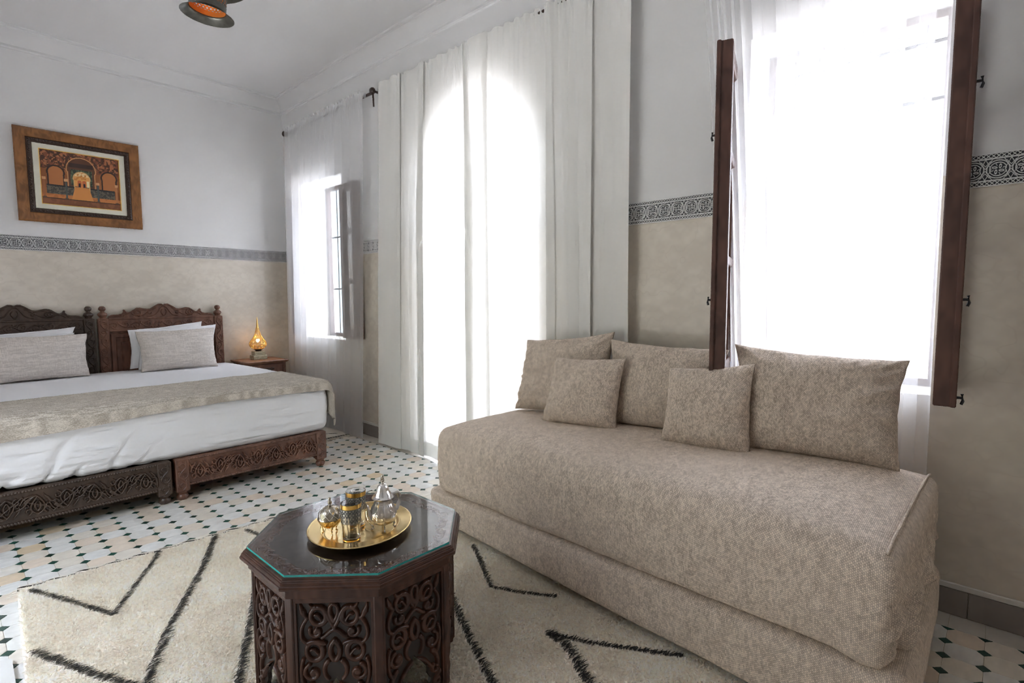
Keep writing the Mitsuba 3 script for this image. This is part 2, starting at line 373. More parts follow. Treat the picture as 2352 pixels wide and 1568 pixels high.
# ------------------------------------------------------------------ floor: octagons and green dots, tile by tile
struct('floor', 'tiled floor of pale stone octagons with small green squares')
put('mortar_bed', box(XL, WT, YF, 0, -.08, -.0028), 'm_grout', 'floor', False, 'mortar under the tiles')
CUT = .0218
def prism(poly, z0, z1, bev):
    p = np.asarray(poly, float); n = len(p); c = p.mean(0)
    q = c + (p - c) * (1 - bev / np.linalg.norm(p - c, axis=1, keepdims=True))
    v = np.vstack([np.c_[p, np.full(n, z0)], np.c_[p, np.full(n, z1 - bev * .5)], np.c_[q, np.full(n, z1)]])
    f = []
    for k in range(n):
        l = (k + 1) % n
        for o in (0, n): f += [[o + k, o + l, o + n + l], [o + k, o + n + l, o + n + k]]
    f += [[2 * n, 2 * n + k, 2 * n + k + 1] for k in range(1, n - 1)]
    return M(v, f)
hx, hy, gp = TP_X / 2 - .0006, TP_Y / 2 - .0006, CUT
octo = [(hx - gp, -hy), (hx, -hy + gp), (hx, hy - gp), (hx - gp, hy), (-hx + gp, hy), (-hx, hy - gp), (-hx, -hy + gp), (-hx + gp, -hy)]
dd = CUT - .0012
m_oct, m_dot = prism(octo, -.008, 0, .0012), prism([(dd, 0), (0, dd), (-dd, 0), (0, -dd)], -.008, 0, .001)
m_tri = prism([(0, dd), (-dd, 0), (0, -dd)], -.008, 0, .001)
m_bor = prism([(.0015, -hy), (-TX0 - .0015, -hy), (-TX0 - .0015, hy), (.0015, hy)], -.008, 0, .001)
PLY = {k: mikit.ply(m, b, False) for k, (m, b) in {'oct': (m_oct, 'm_floor_tile'), 'dot': (m_dot, 'm_green_tile'), 'tri': (m_tri, 'm_green_tile'), 'bor': (m_bor, 'm_border_tile')}.items()}
def to_px(P):
    d = np.atleast_2d(P) - CAM; w_ = d @ FWD
    return np.stack([1176 + F_PX * (d @ RGT) / w_, 784 - F_PX * (d @ UPV) / w_, w_], -1)
RUG = Polygon([(-2.487, -2.735), (-.87, -2.835), (-.87, -5.5), (-2.63, -5.4)])
SOFA_FOOT = Polygon([(-.845, -3.50), (-1.06, -5.68), (-.03, -5.70), (-.02, -3.50)])
BEDFOOT = Polygon([(-2.75, -2.0), (-.72, -2.0), (-.72, 0), (-2.75, 0)])
HIDDEN = unary_union([RUG.buffer(-.05), SOFA_FOOT.buffer(-.05), BEDFOOT])
rng = np.random.default_rng(5)
def seen(x, y):
    q = to_px([[x, y, 0]])[0]
    return q[2] > .3 and -20 < q[0] < 2372 and q[1] < 1590 and q[1] > 0 and not HIDDEN.contains(Point(x, y))
def lay(kind, name, spots):
    spots = [(x, y, tw(rotz(rng.normal(0, .004)) @ np.array([[1, 0, rng.normal(0, .0022)], [0, 1, rng.normal(0, .0022)], [0, 0, 1]]), (x, y, rng.normal(0, .00025)))) for x, y in spots]
    vis = [s for s in spots if seen(s[0], s[1])]
    vis.sort(key=lambda s: to_px([[s[0], s[1], 0]])[0][2])
    keep = vis[:296]; ids = set(map(id, keep)); rest = [s for s in spots if id(s) not in ids]
    for s in keep: put(name, PLY[kind], None, 'floor', to_world=s[2])
    if rest:
        base = {'oct': m_oct, 'dot': m_dot, 'tri': m_tri, 'bor': m_bor}[kind]
        ms = []
        for s in rest:
            m = base.copy(); m.apply_transform(np.array(s[2].matrix)); ms.append(m)
        put(name + '_field', cat(*ms), PLY[kind]['bsdf']['id'], 'floor', False, kind='stuff')
NI, NJ0, NJ1 = 31, -20, 42
lay('oct', 'octagon_tile', [(TX0 - (i + .5) * TP_X, TY0 - (j + .5) * TP_Y) for i in range(NI) for j in range(NJ0, NJ1)])
lay('dot', 'green_tile', [(TX0 - i * TP_X, TY0 - j * TP_Y) for i in range(1, NI) for j in range(NJ0 + 1, NJ1)])
lay('tri', 'half_green_tile', [(TX0, TY0 - j * TP_Y) for j in range(NJ0, NJ1)])
lay('bor', 'border_tile', [(TX0, TY0 - (j + .5) * TP_Y) for j in range(NJ0, NJ1)])

# ------------------------------------------------------------------ windows: frames, casements, grilles
def leaf_mesh(wd, ht, th=.05):
    """casement leaf in local x (hinge at 0), y thickness, z up: (wood, [panes])"""
    st = .062
    ms = [box(0, st, -th / 2, th / 2, 0, ht, .004), box(wd - st, wd, -th / 2, th / 2, 0, ht, .004)]
    rails = [0, ht * .36, ht * .68, ht - st]
    hs = [st * 1.3, .04, .04, st]
    for r0, h in zip(rails, hs): ms.append(box(st - .004, wd - st + .004, -th / 2 + .004, th / 2 - .004, r0, r0 + h, .004))
    panes = [(rails[k] + hs[k], rails[k + 1]) for k in range(3)]
    for z0, z1 in panes:                                         # glazing beads
        for x0, x1 in ((st, st + .012), (wd - st - .012, wd - st)):
            ms.append(box(x0, x1, -.012, .012, z0, z1))
    ms.append(box(wd - .014, wd + .012, th / 2 - .006, th / 2 + .012, 0, ht, .004))   # overlapping lip
    return cat(*ms), [(st, wd - st, z0, z1) for z0, z1 in panes]
def casement(key, hinge, free, z0, z1, handles_side, label, zs=()):
    hinge, free = np.array(hinge, float), np.array(free, float)
    d = free - hinge; wd = np.linalg.norm(d); ex = np.array([*(d / wd), 0]); ey = np.array([-ex[1], ex[0], 0])
    if handles_side < 0:
        ey = -ey
    R = frame(ex, ey, (0, 0, 1)); org = (hinge[0], hinge[1], z0)
    wood_m, panes = leaf_mesh(wd, z1 - z0)
    if np.linalg.det(R) < 0: wood_m.invert()
    k = put('casement', xf(wood_m, R, org), 'm_wood_frame', key, 30, label)
    for (a, b, c, e) in panes:
        put('pane', xf(M([[a, 0, c], [b, 0, c], [b, 0, e], [a, 0, e]], [[0, 1, 2], [0, 2, 3]]), R, org), 'm_pane', k, False, 'clear glass pane')
    for zz in zs:
        t = cat(tube([(wd * .93, .02, zz - z0), (wd * .93, .050, zz - z0)], .0045, 8), tube([(wd * .93, .050, zz - z0 + .013), (wd * .93, .053, zz - z0 - .010), (wd * .93, .049, zz - z0 - .022)], .0045, 8))
        put('latch', xf(t, R, org), 'm_iron', k, 40, 'small black iron latch')
    for zz in (.12, .5, .88):
        put('hinge', xf(tube([(-.006, .012, (z1 - z0) * zz - .035), (-.006, .012, (z1 - z0) * zz + .035)], .008, 8), R, org), 'm_iron', k, 40)
def window(key, y0, y1, z0, z1, label):
    struct(key, label)
    fx0, fx1, t = .26, .31, .032
    fr = cat(box(fx0, fx1, y0, y0 + t, z0, z1, .004), box(fx0, fx1, y1 - t, y1, z0, z1, .004), box(fx0, fx1, y0, y1, z1 - t, z1, .004), box(fx0, fx1, y0, y1, z0, z0 + t, .004))
    put('frame', fr, 'm_wood_frame', key, False, 'dark wooden window frame')
    low = z0 if key == 'window_2' else z1 - .34          # the near window has ironwork only in its head
    for y in np.linspace(y0, y1, 8)[1:-1]:
        put('grille_bar', tube([(.33, y, low + .002), (.33, y, z1 - .002)], .0045, 8), 'm_iron', key, 40)
    for z in ((z0 + .50, z0 + 1.05) if key == 'window_2' else (low, z1 - .10)):
        put('grille_band', box(.326, .334, y0, y1, z - .007, z + .007), 'm_iron', key, False)
window('window_1', *OPENINGS['window_near'], 'near window behind the sofa with open brown casements')
casement('window_1', (-.012, -4.80), (-.395, -4.912), .885, 2.30, -1, 'brown casement standing open at the left of the near window', (1.93, 1.24))
casement('window_1', (-.012, -5.645), (-.395, -5.663), .885, 2.30, 1, 'brown casement standing open at the right of the near window', (1.93, 1.24, .915))
window('window_2', *OPENINGS['window_far'], 'far window beside the bed behind a sheer curtain')
casement('window_2', (-.012, -1.205), (-.050, -1.520), .885, 2.30, 1, 'casement folded back against the wall, seen through the sheer')
casement('window_2', (-.010, -.395), (-.020, -.165), .885, 2.30, -1, 'casement folded back into the corner, seen through the sheer')
struct('wall_outside', 'pale wall of the neighbouring house, seen faintly through the far window')
scene['wall_outside'] = mikit.ply(box(1.15, 1.45, -.45, 6.0, -.2, 6.0), 'm_neighbour', False)
struct('door_1', 'arched doorway to the outside, bright behind the curtains')
a0, a1, zs = OPENINGS['door'][0], OPENINGS['door'][1], OPENINGS['door'][2:]
c_, r0 = (a0 + a1) / 2, (a1 - a0) / 2
arc = [(c_ + r0 * math.cos(t), 2.15 + r0 * math.sin(t)) for t in np.linspace(0, PI, 33)]
arc_in = [(c_ + (r0 - .05) * math.cos(t), 2.15 + (r0 - .05) * math.sin(t)) for t in np.linspace(PI, 0, 33)]
put('frame', yz_slab(Polygon([(a1, 0)] + arc + [(a0, 0), (a0 + .05, 0)] + arc_in + [(a1 - .05, 0)]), .25, .31), 'm_wood_frame', 'door_1', False, 'wooden arch frame')
put('threshold', box(.0, WT, a0, a1, -.08, -.001), 'm_border_tile', 'door_1', False)

# ------------------------------------------------------------------ carving
def arcpts(cx, cy, r, a0, a1, k=24, ry=None):
    a = np.linspace(a0, a1, k); return np.stack([cx + r * np.cos(a), cy + (ry or r) * np.sin(a)], 1)
def spiral(cx, cy, r0, r1, a0, a1, k=34):
    a = np.linspace(a0, a1, k); r = np.linspace(r0, r1, k); return np.stack([cx + r * np.cos(a), cy + r * np.sin(a)], 1)
def bez(*p, k=20):
    p = np.array(p, float); t = np.linspace(0, 1, k)[:, None]
    while len(p) > 1 and p.ndim == 2: p = p[:, None] * (1 - t) + p[:, None] * 0 + 0 if False else p; break
    n = len(p) - 1
    return sum(math.comb(n, i) * (1 - t) ** (n - i) * t ** i * p[i] for i in range(n + 1))
def relief(W, H, strokes, depth, res, inside=None, drop=True):
    """carved height field on [0,W]x[0,H]; strokes: (points, width or (w0, w1)). Returns a mesh in local x, y, z (out)."""
    nx, ny = int(W / res) + 1, int(H / res) + 1
    X, Y = np.meshgrid(np.linspace(0, W, nx), np.linspace(0, H, ny), indexing='ij')
    Z = np.zeros_like(X); P = np.stack([X.ravel(), Y.ravel()], 1)
    for pts, wd in strokes:
        pts = np.asarray(pts, float)
        s = np.r_[0, np.cumsum(np.linalg.norm(np.diff(pts, axis=0), axis=1))]
        n = max(2, int(s[-1] / (res * .7)) + 2); u = np.linspace(0, s[-1], n)
        q = np.stack([np.interp(u, s, pts[:, 0]), np.interp(u, s, pts[:, 1])], 1)
        ww = np.interp(u, [0, s[-1]], (wd, wd)) if np.isscalar(wd) else np.interp(u, np.linspace(0, s[-1], len(wd)), wd)
        lo, hi = q.min(0) - ww.max(), q.max(0) + ww.max()
        sel = np.where((P[:, 0] > lo[0]) & (P[:, 0] < hi[0]) & (P[:, 1] > lo[1]) & (P[:, 1] < hi[1]))[0]
        if not len(sel): continue
        d, i = cKDTree(q).query(P[sel])
        e = d / np.maximum(ww[i] / 2, 1e-6)
        h = depth * np.sqrt(np.clip(1 - e ** 2, 0, 1)) ** .8 * np.clip(.65 + .35 * ww[i] / (ww.max() + 1e-9), 0, 1)
        Z.ravel()[sel] = np.maximum(Z.ravel()[sel], h)
    m = gridmesh(np.stack([X, Y, Z - .0004], -1))
    keep = (Z.ravel()[m.faces] > 1e-5).any(1) if drop else np.ones(len(m.faces), bool)
    if inside is not None:
        cxy = m.vertices[m.faces].mean(1)[:, :2]
        import shapely
        keep &= shapely.contains_xy(inside, cxy[:, 0], cxy[:, 1])
    m.update_faces(keep); m.remove_unreferenced_vertices(); return m
def mirror(strokes, cx):
    return strokes + [(np.c_[2 * cx - np.asarray(p)[:, 0], np.asarray(p)[:, 1]], w_) for p, w_ in strokes]
def vine(L, H, pitch=None, w_=.006):
    """running scroll in a band L x H"""
    n = max(1, round(L / (pitch or H * 1.15))); p = L / n; out = []
    t = np.linspace(0, n, n * 16)
    out.append((np.stack([t * p, H / 2 + H * .27 * np.sin(t * PI)], 1), w_))
    for k in range(n):
        up = 1 if k % 2 == 0 else -1
        cx, cy = (k + .5) * p, H / 2 - up * H * .06
        out.append((spiral(cx, cy, H * .27, H * .06, PI / 2 * up + .3, (PI / 2 - 5.2) * up, 26), (w_, w_ * .8)))
        out.append((bez((cx + p * .3, H / 2 + up * H * .3), (cx + p * .42, H / 2 + up * H * .1), (cx + p * .62, H / 2 + up * H * .38)), (w_ * 1.2, w_ * .3)))
        out.append((bez((cx - p * .35, H / 2 - up * H * .1), (cx - p * .2, H / 2 - up * H * .42), (cx + p * .2, H / 2 - up * H * .38)), (w_ * .4, w_ * 1.1, w_ * .3)))
    return out

# ------------------------------------------------------------------ beds
def rope(L, r=.006, pitch=.0135):
    """twisted rope bead along x, length L"""
    n = int(L / pitch); ms = []
    e = trimesh.creation.icosphere(subdivisions=1, radius=1.0)
    A = np.diag([pitch * .62, r, r * .9, 1]); c, s = math.cos(.75), math.sin(.75)
    Rz = np.array([[c, -s, 0, 0], [s, c, 0, 0], [0, 0, 1, 0], [0, 0, 0, 1.0]])
    e.apply_transform(Rz @ A)
    v, f = np.array(e.vertices), np.array(e.faces)
    vs = (v[None] + np.c_[(np.arange(n) + .5) * L / n, np.zeros(n), np.zeros(n)][:, None]).reshape(-1, 3)
    fs = (f[None] + (np.arange(n) * len(v))[:, None, None]).reshape(-1, 3)
    return M(vs, fs)
def lotus(cx, H, s):
    """upright (s=1) or hanging (s=-1) lotus group around cx"""
    y = lambda v: v if s > 0 else H - v
    P = lambda *a: [(cx + x, y(v)) for x, v in a]
    w_ = .0105; o = []
    for k in (-1, 1):
        o.append((bez(*P((0, H * .10), (k * .050, H * .30), (k * .022, H * .62), (0, H * .84))), w_))
        o.append((bez(*P((0, H * .22), (k * .016, H * .40), (k * .014, H * .52), (k * .004, H * .64))), (w_ * .8, w_ * 1.3, w_ * .5)))
        o.append((np.array([(a, y(b)) for a, b in spiral(cx + k * .040, H * .26, .019, .006, -PI / 2 - k * .2, (-PI / 2 - 5 * k) if k > 0 else -PI / 2 + 5, 22)]), w_))
        o.append((bez(*P((k * .045, H * .44), (k * .062, H * .66), (k * .030, H * .74), (k * .024, H * .92))), (w_ * .5, w_ * 1.3, w_ * .5)))
    o.append((bez(*P((.036, H * .60), (.085, H * .52), (.070, H * .26), (.115, H * .13))), w_))
    o.append((bez(*P((.052, H * .40), (.062, H * .12), (.090, H * .08), (.118, H * .13))), w_))
    o.append((bez(*P((.068, H * .34), (.080, H * .22), (.098, H * .16))), (w_ * 1.2, w_ * .5)))
    return o
def rail_carving(L, H):
    o = []; n = max(2, round(L / .125)); p = L / n
    for k in range(n):
        o += lotus((k + .5) * p, H, 1 if k % 2 == 0 else -1)
        o.append((bez((k * p, H * (.1 if k % 2 else .9)), ((k + .3) * p, H * .35), ((k + .7) * p, H * .65), ((k + 1) * p, H * (.9 if k % 2 else .1))), .0085))
        for dx, dy in ((.12, .5), (.85, .42), (.2, .72)):
            o.append((arcpts((k + dx) * p, H * (dy if k % 2 == 0 else 1 - dy), .0085, 0, 4.6, 14), .0075))
    return [(np.clip(np.asarray(q), [.004, .004], [L - .004, H - .004]), w_) for q, w_ in o]
FINIAL = [(0, .108), (.012, .107), (.021, .100), (.0255, .090), (.0255, .080), (.020, .071), (.0145, .066), (.0145, .060), (.022, .055), (.033, .046), (.036, .036), (.033, .026), (.024, .017), (.022, .010), (.030, .004), (.032, 0)]
FOOT = [(0, 0), (.024, 0), (.031, .010), (.034, .022), (.030, .033), (.024, .038), (.027, .044), (.034, .050), (.036, .058), (0, .058)]
def make_bed(x0, x1, mat, label):
    bed = thing('bed', label, 'bed')
    W = x1 - x0; yf, yb = -2.085, -.035; zr0, zr1 = .075, .258; pw = .075
    # headboard
    zb, zt = .985, 1.085
    for x, px in ((x0, x0 + pw), (x1 - pw, x1)):
        k = put('headboard_post', box(x, px, yb - .04, yb + .02, 0, 1.092, .004), mat, bed, False)
        put('carving', xf(relief(pw, .46, [(np.c_[np.asarray(q)[:, 1] , np.asarray(q)[:, 0]], w_) for q, w_ in vine(.46, pw, .075, .0075)], .007, .0028), frame((1, 0, 0), (0, 0, 1), (0, -1, 0)), (x, yb - .04, .625)), mat, k, 40)
        put('finial', xf(lathe(FINIAL, 28), None, ((x + px) / 2, yb - .012, 1.090)), mat, bed, 40, 'turned wooden finial')
    hb = put('headboard', cat(box(x0 + pw, x1 - pw, yb - .028, yb + .012, zb, zt, .004), box(x0 + pw, x1 - pw, yb - .036, yb + .012, zt - .006, zt + .010, .004),
                              box(x0 + pw, x1 - pw, yb - .034, yb + .012, zb - .010, zb + .004, .003), box(x0 + pw, x1 - pw, yb - .006, yb + .012, .30, zb)), mat, bed, False)
    IW = W - 2 * pw
    put('carved_band', xf(relief(IW, .082, vine(IW, .082, .082, .0085), .007, .0028), frame((1, 0, 0), (0, 0, 1), (0, -1, 0)), (x0 + pw, yb - .028, zb + .006)), mat, hb, 40)
    pan = cat(box(x0 + pw + .012, x0 + pw + .05, yb - .020, yb, .40, zb - .03, .004), box(x1 - pw - .05, x1 - pw - .012, yb - .020, yb, .40, zb - .03, .004), box(x0 + pw + .012, x1 - pw - .012, yb - .020, yb, zb - .065, zb - .03, .004),
              box(x0 + pw + .085, x1 - pw - .085, yb - .016, yb, .40, zb - .10, .008))
    put('panel_moulding', pan, mat, hb, False)
    # crest with its scrolled outline
    s = IW / 2; cx = (x0 + x1) / 2
    half = [(0, .112), (.018, .124), (.045, .124), (.085, .104), (.125, .080), (.155, .076), (.19, .082), (.225, .089), (.255, .086), (.285, .070), (.315, .052), (.335, .047), (.352, .056), (.362, .070), (.372, .074), (.378, .066), (.374, .056), (.390, .040), (.420, .030), (.455, .031), (.485, .028), (.505, .018), (.515, 0)]
    sc = s / .515
    prof = [(x * sc, z) for x, z in half]
    poly = Polygon(prof + [(-x, z) for x, z in prof[::-1][0:-1]]).buffer(0)
    cr = xf(extrude(poly, .026), frame((1, 0, 0), (0, 0, 1), (0, -1, 0)), (cx, yb + .006, zt + .008))
    ck = put('crest', cr, mat, hb, False)
    st = []
    st.append((np.array([(x * sc + s, z - .010) for x, z in half[:21]]), .007))
    st += [(bez((s, .10), (s + .05, .09), (s + .03, .02), (s + .11, .012)), .008), (bez((s + .012, .07), (s + .035, .05), (s + .012, .03), (s + .004, .012)), .007), (spiral(s + .105, .045, .026, .007, 2.4, -3.2), .007),
           (bez((s + .06, .085), (s + .12, .06), (s + .14, .02), (s + .20, .012)), .008), (arcpts(s + .215, .043, .034, 0, 2 * PI, 26, .024), .007), (bez((s + .16, .07), (s + .22, .075), (s + .27, .05), (s + .31, .015)), .007),
           (arcpts(s + .215, .043, .012, 0, 2 * PI, 14, .008), .012), (bez((s + .30, .045), (s + .34, .045), (s + .36, .02), (s + .43, .012)), .008), (bez((s + .36, .058), (s + .37, .03), (s + .42, .03), (s + .47, .014)), .007), (spiral(s + .33, .02, .013, .003, 0, 5), .005)]
    st = mirror(st, s)
    ip = affinity.translate(poly.buffer(-.004), s, 0)
    put('carving', xf(relief(IW, .126, st, .008, .0028, ip), frame((1, 0, 0), (0, 0, 1), (0, -1, 0)), (x0 + pw, yb - .020, zt + .008)), mat, ck, 40)
    # base: posts, feet, rails
    for x in (x0, x1 - pw):
        for y in (yf, yb - .045):
            k = put('leg', box(x, x + pw, y, y + .07, .056, zr1 + .004, .004), mat, bed, False)
            put('turned_foot', xf(lathe(FOOT, 24), None, (x + pw / 2, y + .035, 0)), mat, k, 40)
            if y == yf:
                hgt = zr1 - .056 - .02
                put('carving', xf(relief(pw, hgt, [(np.c_[np.asarray(q)[:, 1], np.asarray(q)[:, 0]], w_) for q, w_ in vine(hgt, pw, .062, .0075)], .006, .0025), frame((1, 0, 0), (0, 0, 1), (0, -1, 0)), (x, y, .066)), mat, k, 40)
    L = W - 2 * pw
    fr = put('front_rail', cat(box(x0 + pw, x1 - pw, yf + .012, yf + .04, zr0 + .012, zr1), box(x0 + .004, x1 - .004, yf + .006, yf + .045, zr1 - .004, zr1 + .006, .002)), mat, bed, False, 'carved front rail')
    H = zr1 - zr0 - .055
    put('carving', xf(relief(L, H, rail_carving(L, H), .0155, .0024), frame((1, 0, 0), (0, 0, 1), (0, -1, 0)), (x0 + pw, yf + .012, zr0 + .034)), mat, fr, 40)
    put('rope_moulding', xf(rope(L, .0100), frame((1, 0, 0), (0, 0, 1), (0, -1, 0)), (x0 + pw, yf + .012, zr0 + .018)), mat, fr, 40)
    put('rope_moulding', xf(rope(W - .01, .0075), frame((1, 0, 0), (0, 0, 1), (0, -1, 0)), (x0 + .005, yf + .008, zr1 - .004)), mat, fr, 40)
    for x in (x0 + .012, x1 - .04):
        put('side_rail', box(x, x + .028, yf + .06, yb - .04, zr0 + .012, zr1, .003), mat, bed, False)
    put('slat_base', box(x0 + .04, x1 - .04, yf + .045, yb - .02, zr1 - .035, zr1 - .012), mat, bed, False)
    return bed
make_bed(-1.700, -.703, 'm_wood_bed', 'reddish brown carved wooden bed nearer the window, with a carved headboard')
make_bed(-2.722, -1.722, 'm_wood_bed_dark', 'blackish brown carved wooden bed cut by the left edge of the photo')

# soft slabs --------------------------------------------------------
def rounded(nx, ny, nz, e, r):
    """closed rounded box, half extents e, grid counts, edge radius r (merged vertices)"""
    ms = []
    for ax, (a, b) in ((0, (1, 2)), (1, (2, 0)), (2, (0, 1))):
        n = [nx, ny, nz]
        for s in (-1, 1):
            U, V = np.meshgrid(np.linspace(-1, 1, n[a] + 1), np.linspace(-1, 1, n[b] + 1), indexing='ij')
            P = np.zeros(U.shape + (3,)); P[..., ax] = s; P[..., a] = U; P[..., b] = V
            m = gridmesh(P * np.array(e))
            if s < 0: m.invert()
            ms.append(m)
    m = cat(*ms); m.merge_vertices(digits_vertex=6)
    p = np.array(m.vertices); e = np.array(e); r = np.minimum(np.broadcast_to(r, 3), e * .98)
    q = np.clip(p, -(e - r), e - r); d = (p - q) / r
    l = np.linalg.norm(d, axis=1, keepdims=True); k = np.where(l > 1e-9, 1 / np.maximum(l, 1e-9), 0)
    mx = np.abs(d).max(1, keepdims=True)
    m.vertices = q + d * k * mx * r
    return m
def vnorm(m): return np.array(m.vertex_normals)
# mattress under the sheet
m = rounded(120, 110, 30, (1.026, .98, .186), (.05, .055, .07))
v = np.array(m.vertices); n = vnorm(m)
front = np.clip((-v[:, 1] - .80) / .15, 0, 1) ; topf = np.clip(n[:, 2], 0, 1)
rel = v[:, 0] + 1.026
wr = fb(np.c_[v[:, 0] * 5 + v[:, 2] * 6, v[:, 1] * 2, v[:, 2] * 9], 1, 3) * .026 + fb(np.c_[v[:, 0] * 2.2, v[:, 1] * 3, v[:, 2] * 26], 1, 8) * .016
fold = (np.abs(fb(np.c_[v[:, 0] * 7 - v[:, 2] * 5.5, v[:, 1] * .5, v[:, 2] * 2.2], 1, 21)) * 2)
leftw = np.clip(1.0 - rel / 1.15, 0, 1)
disp = front * (wr * (.35 + .9 * leftw) - .030 * leftw * np.exp(-(fold / .10) ** 2) * np.clip((.17 - v[:, 2]) / .3, 0, 1))
disp += topf * (fb(np.c_[v[:, 0] * 9, v[:, 1] * 3, v[:, 2]], 1, 5) * .006 + .012 * (1 - (v[:, 1] / .98) ** 2))
disp += (1 - front) * (1 - topf) * fb(v, 6, 9) * .01
v = v + n * disp[:, None]
bul = np.cos(np.clip(v[:, 2] / .186, -1, 1) * PI / 2) * .012
v[:, 1] -= front * bul * .8
v[:, 0] += np.where(v[:, 0] > .9, bul, 0)
m.vertices = v + np.array([-1.700, -1.085, .446])
t = thing('mattress', 'wide mattress under a white bed sheet lying across both carved beds', 'mattress')
put('sheet_cover', m, 'm_sheet', t, True, 'white cotton sheet')
# throw across the foot of the bed, with a thick rolled front edge and a tail hanging at the right
def throw_mesh():
    nx, ny = 190, 46
    S = np.linspace(0, 1, nx); U = np.linspace(0, 1, ny)
    xs_edge = -.668; Ls = np.linspace(-2.735, -.64 + .22, nx)      # arc length: past the edge it hangs
    P = np.zeros((nx, ny, 3))
    for i, L in enumerate(Ls):
        back = -1.335 - .10 * (1 - S[i]) + .02 * math.sin(S[i] * 9)
        over = .045 + .02 * math.sin(S[i] * 6 + 1) + .03 * (1 - S[i])
        for j, u_j in enumerate(U):
            yl = back + (-2.105 - over - back) * u_j
            y = yl; z = .645
            if yl < -2.045:                                          # rolls over the front edge
                a = min((-2.045 - yl) / .05, PI / 2)
                y = -2.045 - .05 * math.sin(a); z = .645 - .05 * (1 - math.cos(a)) - max(0, -2.045 - yl - .05 * PI / 2)
            x = L
            if L > xs_edge - .045:
                a = min((L - xs_edge + .045) / .05, PI / 2)
                x = xs_edge - .045 + .055 * math.sin(a) + .012; z -= .05 * (1 - math.cos(a)) + max(0, L - xs_edge + .045 - .05 * PI / 2)
            P[i, j] = (x, y, z)
    q = P.reshape(-1, 3)
    h = np.clip(fb(np.c_[q[:, 0] * 1.4, q[:, 1] * 9, q[:, 2] * 2], 1, 31), -.3, .5) * .030 + fb(q, 14, 7) * .006
    edge = np.tile(np.exp(-((U - .955) / .045) ** 2) * .014, nx) + np.tile(np.exp(-((U - .80) / .05) ** 2) * .008, nx)
    q[:, 2] += np.abs(h) + edge; q[:, 1] -= edge * .5
    top = gridmesh(q.reshape(nx, ny, 3)); n = vnorm(top)
    if n[:, 2].mean() < 0: top.invert(); n = -n
    vb = q - n * .014; k = len(q)
    f = np.array(top.faces)
    idx = np.arange(k).reshape(nx, ny); rim = np.r_[idx[0, :-1], idx[:-1, -1], idx[-1, :0:-1], idx[:0:-1, 0]]
    a, b = rim, np.roll(rim, -1)
    side = np.vstack([np.stack([a, b, b + k], 1), np.stack([a, b + k, a + k], 1)])
    return M(np.vstack([q, vb]), np.vstack([f, f[:, ::-1] + k, side]))
t = thing('bed_throw', 'beige woven throw laid across the foot of the white bed', 'throw blanket')
put('woven_cloth', throw_mesh(), 'm_throw', t, True)

